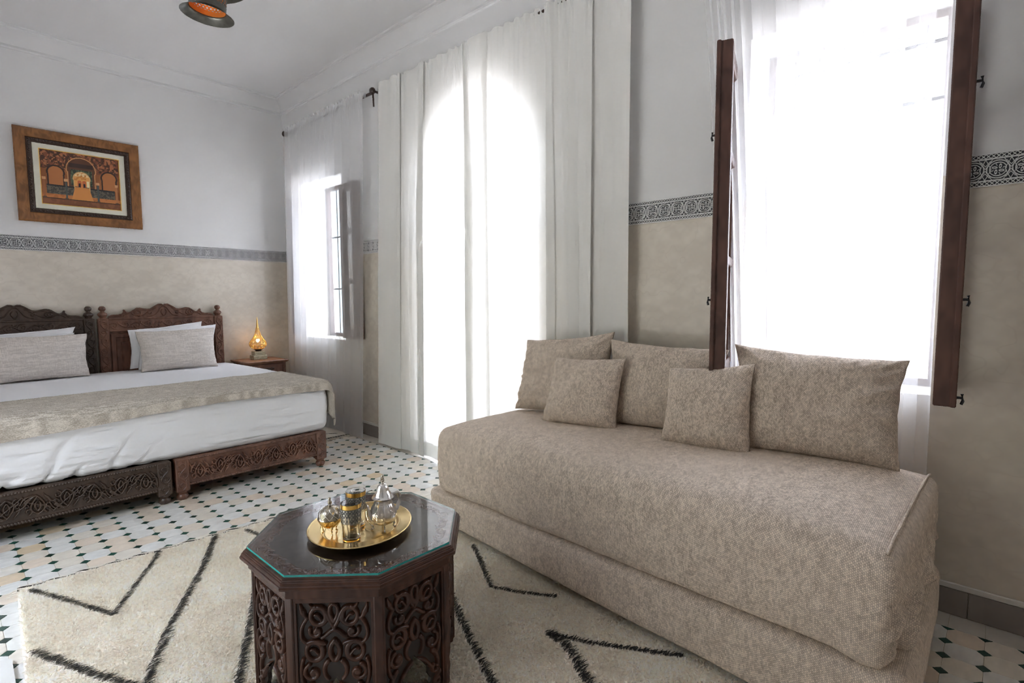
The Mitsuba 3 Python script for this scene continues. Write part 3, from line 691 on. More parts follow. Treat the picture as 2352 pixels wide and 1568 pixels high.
# pillows ------------------------------------------------------------
def pillow(bl, br, tr, tl, th, seed, seam=.0035, flange=0.0, conc=.06, n=44, sag=.12, pw_=.5, wr=1.0):
    bl, br, tr, tl = (np.array(q, float) for q in (bl, br, tr, tl))
    u = np.sin(np.linspace(-1, 1, n + 1) * PI / 2 * .96) / math.sin(PI / 2 * .96)
    Ug, Vg = np.meshgrid(u, u, indexing='ij')
    wx, hy_ = np.linalg.norm(br - bl), np.linalg.norm(tl - bl)
    cu = 1 - conc * (1 - Vg ** 2) * np.abs(Ug) ** 3; cv = 1 - conc * (1 - Ug ** 2) * np.abs(Vg) ** 3
    A, B = Ug * cu, Vg * cv
    rr = np.random.default_rng(seed); o3 = rr.random(3) * 50
    ed = np.minimum(1 - np.abs(Ug), 1 - np.abs(Vg))
    A = A + fb(np.stack([Vg * 4 + o3[0], Ug * 2, Ug * 0], -1).reshape(-1, 3), 1, seed).reshape(A.shape) * .03 * (1 - ed) * np.abs(Ug)
    B = B + fb(np.stack([Ug * 4 + o3[1], Vg * 2, Ug * 0 + 3], -1).reshape(-1, 3), 1, seed).reshape(A.shape) * .03 * (1 - ed) * np.abs(Vg)
    s, t_ = (A + 1) / 2, (B + 1) / 2
    P = bl * ((1 - s) * (1 - t_))[..., None] + br * (s * (1 - t_))[..., None] + tr * (s * t_)[..., None] + tl * ((1 - s) * t_)[..., None]
    ex = (br - bl) / wx; ez = np.cross(ex, (tl - bl) / hy_); ez /= np.linalg.norm(ez)
    fu = flange
    uu, vv = np.clip(np.abs(Ug) / (1 - fu), 0, 1), np.clip(np.abs(Vg) / (1 - fu), 0, 1)
    base = np.clip((1 - uu ** 2.6) * (1 - vv ** 2.6), 0, 1) ** pw_ * (1 - sag * Vg)
    out = []
    for sgn in (1, -1):
        q = np.stack([Ug * 1.6 + o3[0], Vg * 1.6 + o3[1], Ug * 0 + sgn * 9 + o3[2]], -1).reshape(-1, 3)
        big = fb(q, 1.3, seed + 1).reshape(Ug.shape)
        # creases running in from the edges and the corners
        ang = np.arctan2(Vg, Ug); rad = np.maximum(np.abs(Ug), np.abs(Vg))
        cre = fb(np.stack([np.cos(ang) * 7 + o3[0], np.sin(ang) * 7 + o3[1], rad * 1.2 + sgn * 4], -1).reshape(-1, 3), 1.6, seed + 2).reshape(Ug.shape)
        z = th / 2 * base * (1 + .35 * big) + wr * .030 * cre * np.clip(rad - .35, 0, 1) * np.clip(base * 3, 0, 1) * th / .15
        z = np.maximum(z, 0) * (1 if sgn > 0 else .55) + seam
        out.append(P + sgn * z[..., None] * ez)
    f, b = gridmesh(out[0]), gridmesh(out[1]); b.invert()
    k = len(f.vertices); idx = np.arange(k).reshape(n + 1, n + 1)
    rim = np.r_[idx[0, :-1], idx[:-1, -1], idx[-1, :0:-1], idx[:0:-1, 0]]; a, c = rim, np.roll(rim, -1)
    side = np.vstack([np.stack([a, c + k, c], 1), np.stack([a, a + k, c + k], 1)])
    m = M(np.vstack([f.vertices, b.vertices]), np.vstack([f.faces, b.faces + k, side]))
    if m.volume < 0: m.invert()
    return m
def cushion(name, label, catg, q, th, mat, seed, group=None, **kw):
    t = tag(numbered(name), label, catg, group)
    scene[t] = mikit.ply(pillow(*q, th, seed, **kw), mat, True)
    return t
up = lambda P, dz: [np.array(p) + [0, 0, dz] for p in P]
cushion('bed_pillow', 'white pillow with a flange leaning rearmost on the right headboard', 'pillow', [(-1.52, -.215, .65), (-.93, -.215, .65), (-.90, -.10, 1.045), (-1.50, -.10, .985)], .10, 'm_pillow_white', 41, flange=.07)
cushion('bed_pillow', 'white pillow just behind the beige lumbar cushion on the right bed', 'pillow', [(-1.485, -.335, .65), (-.875, -.335, .65), (-.815, -.215, 1.015), (-1.475, -.215, .985)], .10, 'm_pillow_white', 42, flange=.07)
cushion('bed_pillow', 'white pillow with a flange leaning rearmost on the left headboard', 'pillow', [(-2.53, -.215, .65), (-1.94, -.215, .65), (-1.86, -.10, 1.03), (-2.53, -.10, .985)], .10, 'm_pillow_white', 43, flange=.07)
cushion('bed_pillow', 'white pillow just behind the beige lumbar cushion on the left bed', 'pillow', [(-2.50, -.31, .65), (-1.90, -.31, .65), (-1.88, -.20, .985), (-2.50, -.20, .985)], .10, 'm_pillow_white', 44, flange=.07)
cushion('lumbar_cushion', 'beige linen lumbar cushion propped on the right bed', 'cushion', [(-1.495, -.475, .642), (-.905, -.490, .642), (-.880, -.365, .992), (-1.500, -.345, .980)], .13, 'm_linen', 51)
cushion('lumbar_cushion', 'large beige linen cushion on the left bed, cut by the photo edge', 'cushion', [(-2.50, -.47, .642), (-1.822, -.365, .642), (-1.805, -.235, .975), (-2.48, -.36, .985)], .15, 'm_linen', 52)

# ------------------------------------------------------------------ curtains
def curtain(ytop, ybot, ztop, zbot, x0, folds, nx=260, nz=70, gather=(46, .006), seed=0, warp=None, spread=0.0, xb=None):
    """folds: list of (cycles, depth, overlap, phase). ytop, ybot: (start, end) along the wall."""
    S = np.linspace(0, 1, nx); V = np.linspace(0, 1, nz)
    Sg, Vg = np.meshgrid(S, V, indexing='ij')
    W = warp(Sg) if warp else Sg
    e = spread
    lo = ytop[0] + (ybot[0] - ytop[0]) * Vg ** (1 + e); hi = ytop[1] + (ybot[1] - ytop[1]) * Vg ** (1 + e)
    y = lo + (hi - lo) * W
    x = np.full_like(y, x0) + (0 if xb is None else (xb - x0) * Vg)
    ease = .35 + .65 * np.clip(Vg / .25, 0, 1) ** .7
    jit = fb(np.stack([Sg * 5, Vg * 1.6, Sg * 0], -1).reshape(-1, 3), 1, seed).reshape(Sg.shape)
    L = abs(hi - lo).mean()
    for c, d, ov, ph in folds:
        a = 2 * PI * (c * Sg + ph + .35 * jit)
        x = x - d * ease * (np.sin(a) + .25 * np.sin(2 * a + 1))
        y = y + np.sign((hi - lo).mean()) * ov * ease * np.sin(2 * a) * .5 * L / c
    g = np.exp(-(Vg / .05) ** 1.0)
    x = x - gather[1] * g * np.sin(2 * PI * gather[0] * Sg + 3 * jit)
    z = ztop + (zbot - ztop) * Vg + .010 * g * np.sin(2 * PI * gather[0] * .5 * Sg + 5 * jit) * (Vg < .02)
    x = x + .006 * fb(np.stack([Sg * 30, Vg * 6, Sg * 0 + 5], -1).reshape(-1, 3), 1, seed + 3).reshape(Sg.shape)
    return np.stack([x, y, z], -1)
def hang(name, label, P, mat, hem=.085, group=None, seam=True):
    t = thing(name, label, 'curtain', group)
    put('cloth', gridmesh(P), mat, t, True)
    # turned-up hem: a second layer along the bottom and the rod pocket along the top
    nz = P.shape[1]; hz = P[0, 0, 2] - P[0, -1, 2]
    k = max(2, int(hem / hz * nz) + 1)
    def strip(rows, z0, z1, dx):
        Q = np.stack([P[:, rows[0]] + (P[:, rows[1]] - P[:, rows[0]]) * a for a in (0, .5, 1)], 1).copy()
        Q[..., 0] += dx; return gridmesh(Q)
    q = P[:, nz - k - 1:].copy(); q[..., 0] += .003
    put('hem', gridmesh(q), mat, t, True)
    q = P[:, 0:max(2, int(.07 / hz * nz) + 1)].copy(); q[..., 0] += .034
    put('rod_pocket', gridmesh(q), mat, t, True)
    return t
def gz(P, dz):  # uneven bottom edge
    V = np.linspace(0, 1, P.shape[1])[None, :]
    P[..., 2] += dz * V ** 4; return P
hang('sheer_curtain', 'sheer white curtain over the far window, between the nightstand and the door curtain',
     curtain((-.300, -1.755), (-.24, -1.640), 2.985, .014, -.112, [(10, .006, .10, .1), (3.3, .010, 0, .4)], 300, 70, (60, .005), 11, xb=-.125), 'm_sheer', .10)
def pleated(nodes, y_end, ztop, zbot, x0, xb, n=420, nz=80, seed=0, gather=(34, .005), d=.011, shift=(0, 0), rip=.008):
    """a curtain hanging in a few flat Z-folds. nodes: (y of the folded edge, overlap, kind): kind A, the front layer ends at the edge; B, it begins there."""
    def path(f):
        p = [(nodes[0], 0.0)]
        for e, w_, kd in nodes[1:]:
            w_ = w_ * f
            if kd == 'A': p += [(e + w_ * 1.6 + .02, 0), (e, 0), (e + w_, d), (e - .03, 2 * d), (e - .10, 1.2 * d)]
            else: p += [(e + .10, 1.2 * d), (e - w_ + .03, 2 * d), (e - w_, 2 * d), (e, d), (e - .03 - w_, 0)]
        p.append((y_end, 0)); return np.array(p)
    from scipy.ndimage import gaussian_filter1d
    A_, B_ = path(.25), path(1.0)
    c = np.r_[0, np.cumsum(np.linalg.norm(np.diff(B_, axis=0), axis=1))]; u = np.linspace(0, c[-1], n)
    g = lambda q: np.stack([gaussian_filter1d(np.interp(u, c, q[:, k]), 2.2, mode='nearest') for k in (0, 1)], 1)
    a, b = g(A_), g(B_)
    V = np.linspace(0, 1, nz); S = np.linspace(0, 1, n)
    Sg, Vg = np.meshgrid(S, V, indexing='ij'); E_ = np.clip(Vg / .35, 0, 1) ** .8
    y = a[:, :1] * (1 - E_) + b[:, :1] * E_ + shift[0] * (1 - Vg) * (1 - Sg) + shift[1] * Vg * (1 - Sg)
    soft = fb(np.stack([Sg * 11, Vg * .9, Sg * 0], -1).reshape(-1, 3), 1, seed).reshape(Sg.shape)
    x = x0 + (xb - x0) * Vg + a[:, 1:] * (1 - E_) + b[:, 1:] * E_ - rip * np.sin(2 * PI * (5.5 * Sg + 1.2 * soft)) * (.3 + .7 * E_)
    g_ = np.exp(-(Vg / .045))
    x = x - gather[1] * g_ * np.sin(2 * PI * gather[0] * Sg + 5 * soft)
    x = x + .004 * fb(np.stack([Sg * 24, Vg * 7, Sg * 0 + 5], -1).reshape(-1, 3), 1, seed + 3).reshape(Sg.shape)
    z = ztop + (zbot - ztop) * Vg + .008 * (Vg < .02) * np.sin(2 * PI * gather[0] * .5 * Sg + 5 * soft)
    return np.stack([x, y, z], -1)
hang('door_curtain', 'heavy off-white curtain, left half of the pair over the arched doorway',
     pleated([-1.955, (-2.259, .07, 'A'), (-2.560, .11, 'A'), (-2.978, .13, 'B')], -3.236, 2.985, .016, -.104, -.110, 460, 80, 12, shift=(-.02, .075)), 'm_curtain', .10)
hang('door_curtain', 'heavy off-white curtain, right half of the pair, falling behind the daybed cushions',
     pleated([-3.175, (-3.700, .050, 'B'), (-3.868, .06, 'B'), (-4.050, .06, 'A')], -4.290, 2.985, .03, -.092, -.072, 420, 80, 13), 'm_curtain', .10)
def near_warp(s):
    return np.where(s < .42, .20 * (s / .42) ** 1.1, .20 + .80 * ((s - .42) / .58))
hang('sheer_curtain', 'sheer white curtain over the near window behind the daybed, bunched at its left',
     curtain((-4.60, -5.612), (-4.832, -5.612), 2.985, .03, -.100, [(13, .012, .18, .2), (3, .008, 0, .3)], 340, 90, (60, .006), 14, near_warp, -.55, xb=-.060), 'm_sheer', .08)

# rods
def rod(label, y0, y1, z, fin, fs=1.0):
    t = thing('curtain_rod', label, 'curtain rod')
    put('pole', tube([(-.060, y0, z), (-.060, y1, z)], .0115, 14), 'm_rod', t, 40)
    dome = [(0, .034), (.014, .031), (.024, .022), (.030, .008), (.031, 0), (.026, -.004), (0, -.004)]
    for y, s in ((y0, 1), (y1, -1)):
        if (s > 0 and 0 in fin) or (s < 0 and 1 in fin):
            put('finial', xf(lathe(np.array(dome) * fs, 24), frame((1, 0, 0), (0, 0, s), (0, s, 0)), (-.060, y, z)), 'm_rod', t, 40, 'domed dark finial')
    return t
r = rod('short dark wooden curtain rod over the far window', -.205, -1.84, 2.962, (0,))
b = put('bracket', cat(xf(lathe([(0, .028), (.016, .026), (.026, .016), (.028, .004), (.024, -.006), (0, -.008)], 22), frame((0, 1, 0), (0, 0, 1), (-1, 0, 0)), (-.078, -1.868, 2.962)), tube([(-.08, -1.868, 2.962), (-.001, -1.868, 2.962)], .010, 10), xf(lathe([(0, .012), (.03, .010), (.032, 0)], 20), frame((0, 1, 0), (0, 0, 1), (-1, 0, 0)), (-.001, -1.868, 2.962))), 'm_rod', r, 40, 'round dark end bracket')
put('peg', tube([(-.080, -1.868, 2.945), (-.080, -1.876, 2.835)], (.008, .006), 8), 'm_rod', b, 40, 'thin dark peg hanging from the bracket')
rod('long dark curtain rod carrying the pair of door curtains', -1.945, -4.40, 2.965, (0,), .62)
rod('dark curtain rod over the near window', -4.62, -5.75, 2.962, (0, 1))

# ------------------------------------------------------------------ daybed
def warp_quad(m, quad, L=1.0, D=1.0):
    """local x in [-L/2, L/2] runs along the front (left to right), y from front (-) to back (+)."""
    FL, FR, BR, BL = (np.array(q, float) for q in quad)
    v = np.array(m.vertices); s, t_ = v[:, 0] / L + .5, v[:, 1] / D + .5
    xy = FL * ((1 - s) * (1 - t_))[:, None] + FR * (s * (1 - t_))[:, None] + BR * (s * t_)[:, None] + BL * ((1 - s) * t_)[:, None]
    m.vertices = np.c_[xy, v[:, 2]]
    if m.volume < 0: m.invert()
    return m, s, t_
db = thing('daybed', 'grey beige upholstered daybed along the window wall, a thick mattress on a low base', 'daybed')
m = rounded(120, 44, 20, (1.1, .41, .105), (.06, .06, .042))
v = np.array(m.vertices); n = vnorm(m)
v += n * (fb(v, 3.2, 3) * .012 + fb(np.c_[v[:, 0] * 2, v[:, 1] * 2, v[:, 2] * 14], 1, 4) * .008)[:, None]
v[:, 2] += .137 + .07 * (v[:, 0] / 2.2) * (v[:, 2] + .105) / .21
m.vertices = v; m, s, _ = warp_quad(m, [(-.846, -3.475), (-1.058, -5.678), (-.160, -5.678), (-.150, -3.490)], 2.2, .82)
put('base', m, 'm_chenille', db, True, 'low upholstered base on the rug')
m = rounded(170, 64, 34, (1.04, .40, .163), (.042, .050, .056))
v = np.array(m.vertices); n = vnorm(m); rel = v / np.array([1.04, .40, .163])
dis = fb(v, 2.6, 13) * .014 + fb(v, 9, 14) * .004
right = np.clip((rel[:, 0] - .93) / .07, 0, 1)
dis += right * (np.abs(fb(np.c_[v[:, 1] * 9, v[:, 2] * 11, v[:, 0]], 1, 15)) * .17 - .022) * np.clip(.75 - rel[:, 2], 0, 1)
fr = np.clip(-n[:, 1], 0, 1); dis += fr * .012 * np.cos(np.clip(rel[:, 2], -1, 1) * PI / 2)
dis -= .0045 * np.exp(-((rel[:, 2] + .66) / .035) ** 2) * fr
low = np.clip(-.55 - rel[:, 2], 0, .45) / .45
dis += low * fr * fb(np.c_[v[:, 0] * 6, v[:, 2] * 20, v[:, 0] * 0], 1, 17) * .018
v = v + n * dis[:, None]
crown = np.clip(n[:, 2], 0, 1) * (1 - np.clip(np.abs(rel[:, 1]), 0, 1) ** 5) * (1 - np.abs(rel[:, 0]) ** 10) * .050
v[:, 2] += crown + .405 + (v[:, 0] / 2.08) * (.07 - .035 * (rel[:, 2] + 1) / 2)
v[:, 2] -= np.clip(rel[:, 0] - .86, 0, .14) / .14 * np.clip(-rel[:, 2], 0, 1) * .035       # the cover hangs lower at the right end
m.vertices = v; m, s, _ = warp_quad(m, [(-.858, -3.575), (-1.058, -5.640), (-.160, -5.662), (-.145, -3.580)], 2.08, .80)
t = put('mattress', m, 'm_chenille', db, True, 'thick mattress in a loose woven cover')
def along(quad_pts, zs, r):
    return tube([(x, y, z) for (x, y), z in zip(quad_pts, zs)], r, 8)
mv = np.array(m.vertices)
def skin(x, y, dz=.001):   # highest point of the mattress near (x, y)
    d = np.hypot(mv[:, 0] - x, mv[:, 1] - y); return mv[d < .035, 2].max() + dz
ys = np.linspace(0, 1, 40)
pts = [(-1.030 + .86 * a, -5.612 - .015 * a) for a in ys]
put('end_seam', tube([(x, y, skin(x, y, -.002)) for x, y in pts], .0042, 8), 'm_chenille', t, True, 'raised seam along the right end of the cover')
A = lambda p: [np.array(q, float) for q in p]
cushion('back_cushion', 'long beige back cushion at the left end of the daybed, against the door curtain', 'cushion', A([(-.345, -3.690, .597), (-.262, -4.285, .603), (-.158, -4.250, 1.066), (-.250, -3.705, 1.002)]), .19, 'm_chenille', 61, wr=2.2, conc=.075)
cushion('back_cushion', 'long beige back cushion in the middle of the daybed, below the plain wall', 'cushion', A([(-.300, -4.316, .600), (-.284, -4.868, .603), (-.190, -4.880, 1.012), (-.190, -4.249, 1.030)]), .19, 'm_chenille', 62, wr=2.2, conc=.075)
cushion('back_cushion', 'long beige back cushion at the right end of the daybed, under the near window', 'cushion', A([(-.352, -4.990, .606), (-.292, -5.551, .606), (-.196, -5.548, 1.012), (-.250, -4.927, 1.044)]), .20, 'm_chenille', 63, wr=2.4, conc=.075)
cushion('throw_cushion', 'small square beige cushion leaning between the left and middle back cushions', 'cushion', A([(-.490, -4.012, .592), (-.420, -4.428, .592), (-.330, -4.429, .951), (-.400, -4.043, .933)]), .16, 'm_chenille', 64, wr=1.8, conc=.07)
cushion('throw_cushion', 'small square beige cushion leaning between the middle and right back cushions', 'cushion', A([(-.468, -4.688, .596), (-.442, -5.072, .596), (-.352, -5.050, .975), (-.385, -4.686, .931)]), .16, 'm_chenille', 65, wr=1.8, conc=.07)

# ------------------------------------------------------------------ carved octagonal table
TC = np.array([-1.748, -4.268]); Z0 = .030
def octring(ap): return ap / math.cos(PI / 8)
t = thing('coffee_table', 'carved dark wooden octagonal table standing on the rug under a glass top', 'table')
zt = .494
rim = [(0, zt - .006), (octring(.300), zt - .006), (octring(.306), zt - .001), (octring(.313), zt - .002), (octring(.3145), zt - .005), (octring(.3175), zt - .0065), (octring(.3175), zt - .009), (octring(.3205), zt - .0105), (octring(.3225), zt - .0145), (octring(.3225), zt - .018),
       (octring(.3255), zt - .0195), (octring(.327), zt - .0245), (octring(.325), zt - .030), (octring(.318), zt - .033), (octring(.306), zt - .034), (octring(.306), zt - .062), (0, zt - .062)]
put('top', xf(lathe(rim, 8, PI / 8), None, (*TC, 0)), 'm_wood_table', t, False, 'moulded octagonal wooden top')
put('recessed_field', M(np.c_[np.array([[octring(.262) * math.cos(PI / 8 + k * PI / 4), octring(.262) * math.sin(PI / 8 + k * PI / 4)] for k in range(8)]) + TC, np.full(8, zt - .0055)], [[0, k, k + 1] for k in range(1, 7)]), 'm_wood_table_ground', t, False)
# carved border on the table top, under the glass
bd = relief(.246, .046, vine(.246, .046, .041, .006), .0045, .0022)
for k in range(8):
    a = k * PI / 4; nrm = np.array([math.cos(a), math.sin(a), 0]); ex = np.array([-nrm[1], nrm[0], 0])
    put('carved_border', xf(bd, frame(ex, -nrm, (0, 0, -1)) @ np.diag([1, 1, -1.0]), np.array([*TC, zt - .0065]) + nrm * .292 - ex * .123), 'm_wood_table', t, 40)
PW, PZ0, PZ1 = 2 * .298 * math.tan(PI / 8), Z0 + .002, .436
PH = PZ1 - PZ0
def table_panel():
    hw = .056; ap = .158
    arch = Polygon([(-hw, -.01), (-hw, .040), (-hw - .006, .052), (-hw + .004, .070), (-hw + .002, .088), (-.040, .108), (-.024, .128), (-.010, .142), (0, ap), (.010, .142), (.024, .128), (.040, .108), (hw - .002, .088), (hw - .004, .070), (hw + .006, .052), (hw, .040), (hw, -.01)])
    full = sbox(-PW / 2, 0, PW / 2, PH)
    body = full.difference(arch)
    field = sbox(-PW / 2 + .021, -.01, PW / 2 - .021, PH - .022)
    frame_ = full.difference(field).difference(arch)
    ground = extrude(field.intersection(body).intersection(full), .012)
    fr = xf(extrude(frame_, .020), None, (0, 0, 0))
    cx = PW / 2
    S = []
    yc = PH - .022
    ell = lambda x, y, rx, ry, a0=0, a1=2 * PI: np.stack([x + rx * np.cos(np.linspace(a0, a1, 30)), y + ry * np.sin(np.linspace(a0, a1, 30))], 1)
    S += [(bez((cx, yc - .055), (cx + .018, yc - .03), (cx + .012, yc - .004), (cx, yc - .006)), .0085), (bez((cx, yc - .072), (cx + .020, yc - .045), (cx + .018, yc - .012), (cx + .042, yc - .014)), .009),
          (ell(cx + .043, yc - .040, .0215, .025), (.009, .013, .009)), (bez((cx + .034, yc - .052), (cx + .043, yc - .030), (cx + .052, yc - .036)), .006), (bez((cx + .050, yc - .014), (cx + .062, yc - .016), (cx + .066, yc - .004)), (.010, .004)),
          (bez((cx + .092, yc - .006), (cx + .088, yc - .030), (cx + .074, yc - .048)), (.004, .013, .006)), (bez((cx + .074, yc - .046), (cx + .100, yc - .075), (cx + .094, yc - .115), (cx + .074, yc - .118)), .008),
          (spiral(cx + .050, yc - .084, .0185, .006, .4, -4.6), .0085), (arcpts(cx + .050, yc - .084, .003, 0, 6.2, 10), .009), (bez((cx, yc - .080), (cx + .014, yc - .082), (cx + .022, yc - .098), (cx + .034, yc - .102)), .0085),
          (bez((cx, yc - .112), (cx + .016, yc - .128), (cx + .018, yc - .150), (cx + .004, yc - .168)), .011), (ell(cx + .056, yc - .142, .0225, .027), (.009, .013, .009)), (bez((cx + .044, yc - .152), (cx + .056, yc - .130), (cx + .066, yc - .138)), .006),
          (bez((cx + .074, yc - .118), (cx + .060, yc - .108), (cx + .040, yc - .112), (cx + .026, yc - .120)), .008), (bez((cx + .020, yc - .172), (cx + .034, yc - .185), (cx + .036, yc - .21), (cx + .020, yc - .225)), (.011, .007)),
          (spiral(cx + .062, yc - .205, .026, .007, 1.2, -4.8), .009), (arcpts(cx + .062, yc - .205, .0035, 0, 6.2, 10), .011), (bez((cx + .088, yc - .165), (cx + .098, yc - .19), (cx + .096, yc - .23), (cx + .080, yc - .250)), .008),
          (bez((cx + .066, yc - .240), (cx + .084, yc - .255), (cx + .094, yc - .29), (cx + .078, yc - .315)), (.012, .009)), (spiral(cx + .078, yc - .300, .016, .005, 2.2, 7.4), .007), (arcpts(cx + .082, yc - .345, .009, .3, 5.6, 16), .0075), (bez((cx + .092, yc - .32), (cx + .070, yc - .335), (cx + .074, yc - .37)), (.010, .005)),
          (bez((cx + .006, PH - .262), (cx + .03, PH - .268), (cx + .052, PH - .29), (cx + .066, PH - .325)), (.010, .006))]
    S = mirror(S, cx)
    S = [(p_, (np.asarray(w_) * 1.38).tolist() if not np.isscalar(w_) else w_ * 1.38) for p_, w_ in S]
    rl = relief(PW, PH, S, .0115, .0016, affinity.translate(body.intersection(field).buffer(-.0015), cx, 0))
    rl.apply_translation((-cx, 0, .012))
    return ground, fr, rl
gm, fm, rm = table_panel()
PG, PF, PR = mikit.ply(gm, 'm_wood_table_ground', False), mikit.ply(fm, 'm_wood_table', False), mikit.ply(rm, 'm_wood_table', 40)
for k in range(8):
    a = k * PI / 4; nrm = np.array([math.cos(a), math.sin(a), 0]); ex = np.array([-nrm[1], nrm[0], 0])
    W_ = tw(frame(ex, (0, 0, 1), nrm), np.array([*TC, PZ0]) + nrm * .278)
    p = put('side_panel', PG, None, t, to_world=W_)
    put('frame', PF, None, p, to_world=W_); put('carving', PR, None, p, to_world=W_)
corner = box(-.010, .010, -.013, .013, Z0, PZ1 + .004, .003)
for k in range(8):
    a = PI / 8 + k * PI / 4
    put('corner_post', xf(corner, rotz(a), (TC[0] + .313 * math.cos(a), TC[1] + .313 * math.sin(a), 0)), 'm_wood_table', t, False)
# glass top
g = thing('glass_top', 'octagonal clear glass sheet with green polished edge on the carved table', 'glass top')
ap, zg0, zg1 = .3075, zt + .0008, zt + .0075
ring = np.array([[octring(ap) * math.cos(PI / 8 + k * PI / 4), octring(ap) * math.sin(PI / 8 + k * PI / 4)] for k in range(8)]) + TC
put('sheet', M(np.c_[ring, np.full(8, zg1)], [[0, k, k + 1] for k in range(1, 7)]), 'm_pane', g, False, 'clear glass')
inn = TC + (ring - TC) * .9985
v = np.vstack([np.c_[ring, np.full(8, zg0)], np.c_[ring, np.full(8, zg1 - .0004)], np.c_[inn, np.full(8, zg1 - .0004)], np.c_[inn, np.full(8, zg0)]])
f = []
for k in range(8):
    l = (k + 1) % 8
    f += [[k, l, 8 + l], [k, 8 + l, 8 + k]]
put('edge', M(v, f), 'm_glass_edge', g, False, 'green glass edge')

# ------------------------------------------------------------------ tea set on the tray
ZT = zg1 + .001
tr = thing('tray', 'round engraved brass tray on the glass table top', 'tray')
TCX, TCY = -1.752, -4.287
prof = [(0, .004), (.115, .004), (.122, .006), (.127, .012), (.131, .0145), (.166, .0165), (.1695, .019), (.172, .018), (.171, .0155), (.166, .0135), (.131, .0115), (.127, .008), (.120, .0015), (0, 0)]
m = lathe(prof, 72); m.vertices = m.vertices * [.945, 1.07, 1]
put('dish', xf(m, rotz(math.radians(-48)), (TCX, TCY, ZT)), 'm_brass_tray', tr, 40)
ZS = ZT + .0045
def tea_glass(x, y, label):
    k = thing('tea_glass', label, 'glass', 'moroccan tea glasses')
    o = [(0, 0), (.0225, 0), (.0250, .002), (.0262, .010), (.0275, .048), (.0300, .060), (.0315, .118), (.0312, .1195)]
    i = [(.0298, .1195), (.0295, .117), (.0283, .062), (.0250, .050), (.0240, .016), (.020, .0115), (0, .0110)]
    put('bowl', xf(lathe(o + i, 56, 0, 18, .03, lambda z: 1.0 if .008 < z < .05 else 0.0), None, (x, y, ZS)), 'm_glass', k, 40)
    def band(z0, z1, mat, name, r0, r1):
        put(name, xf(lathe([(r0 + .0004, z0), (r1 + .0004, z1)], 56), None, (x, y, ZS)), mat, k, True)
    band(.105, .1185, 'm_gold_band', 'gold_rim', .0309, .03155)
    band(.0035, .008, 'm_gold_band', 'gold_foot', .0262, .0266)
    # grey filigree print: dots and lozenges standing on the wall of the glass
    ms = []
    band(.060, .1045, 'm_smoke_print', 'smoky_band', .0301, .0313)
    for r_i in range(7):
        for c in range(20):
            a = 2 * PI * (c + .5 * (r_i % 2)) / 20; zz = .0635 + r_i * .0062
            R_ = .0306 + (.0312 - .0302) * (zz - .06) / .058
            e = trimesh.creation.cylinder(radius=.0016 if r_i % 2 else .0030, height=.0006, sections=7)
            e.apply_transform(np.vstack([np.c_[frame((-math.sin(a), math.cos(a), 0), (0, 0, 1), (math.cos(a), math.sin(a), 0)), [R_ * math.cos(a), R_ * math.sin(a), zz]], [0, 0, 0, 1]]))
            ms.append(e)
    put('filigree', xf(cat(*ms), None, (x, y, ZS)), 'm_grey_band', k, False, 'grey dotted filigree band', 'stuff')
    return k
tea_glass(-1.822, -4.350, 'gold rimmed tea glass at the front edge of the brass tray')
tea_glass(-1.757, -4.270, 'gold rimmed tea glass at the back of the tray, half hidden by the other')
# teapot
P0 = np.array([-1.708, -4.352]); SP = np.array([-.86, .20]); SP /= np.linalg.norm(SP)
tp = thing('teapot', 'shiny silver teapot with a tall domed lid standing on the brass tray', 'teapot')
bodyp = [(0, .018), (.022, .018), (.034, .024), (.0415, .038), (.0425, .052), (.038, .070), (.030, .084), (.0265, .092), (.0265, .097), (.031, .100)]
put('body', xf(lathe(bodyp, 64, 0, 12, .05, lambda z: 1.0 if .03 < z < .088 else 0), None, (*P0, ZS)), 'm_silver', tp, 50)
lid = [(.031, .100), (.0345, .102), (.035, .105), (.030, .110), (.0275, .113), (.0265, .117), (.021, .124), (.0185, .134), (.0155, .142), (.010, .147), (.005, .149), (.0045, .151)]
l = put('lid', xf(lathe(lid, 64, 0, 12, .04, lambda z: 1.0 if .117 < z < .144 else 0), None, (*P0, ZS)), 'm_silver_smooth', tp, 50, 'domed silver lid')
put('finial', xf(lathe([(.0045, .150), (.007, .153), (.0045, .156), (.0075, .160), (.0045, .163), (.0060, .167), (.0035, .170), (.0050, .173), (.003, .177), (0, .178)], 20), None, (*P0, ZS)), 'm_old_silver', l, 50)
sp3 = lambda d, z: (P0[0] + SP[0] * d * .90, P0[1] + SP[1] * d * .90, ZS + z)
put('spout', tube([sp3(.030, .036), sp3(.044, .034), sp3(.052, .042), sp3(.055, .058), sp3(.057, .072), sp3(.061, .082), sp3(.066, .085)], [.012, .0115, .0105, .0090, .0080, .0082, .0095], 16, False), 'm_silver_smooth', tp, 60, 'curved spout')
put('spout_lip', tube([sp3(.0645, .0845), sp3(.0675, .0862)], [.0098, .0102], 16), 'm_old_silver', tp, 60)
put('handle', tube([sp3(-.027, .092), sp3(-.040, .108), sp3(-.056, .112), sp3(-.062, .098), sp3(-.060, .075), sp3(-.052, .055), sp3(-.040, .046)], [.003, .0042, .0048, .0048, .0044, .004, .003], 10, True, 1.5), 'm_silver_smooth', tp, 60, 'looped handle')
for k in range(4):
    a = PI / 4 + k * PI / 2 + .3; c, s = math.cos(a), math.sin(a)
    put('foot', tube([(P0[0] + c * r_0, P0[1] + s * r_0, ZS + z) for r_0, z in ((.026, .028), (.034, .024), (.035, .014), (.031, .006), (.036, .002), (.040, .004))], [.004, .0042, .0035, .0026, .0026, .002], 8), 'm_old_silver', tp, 60)
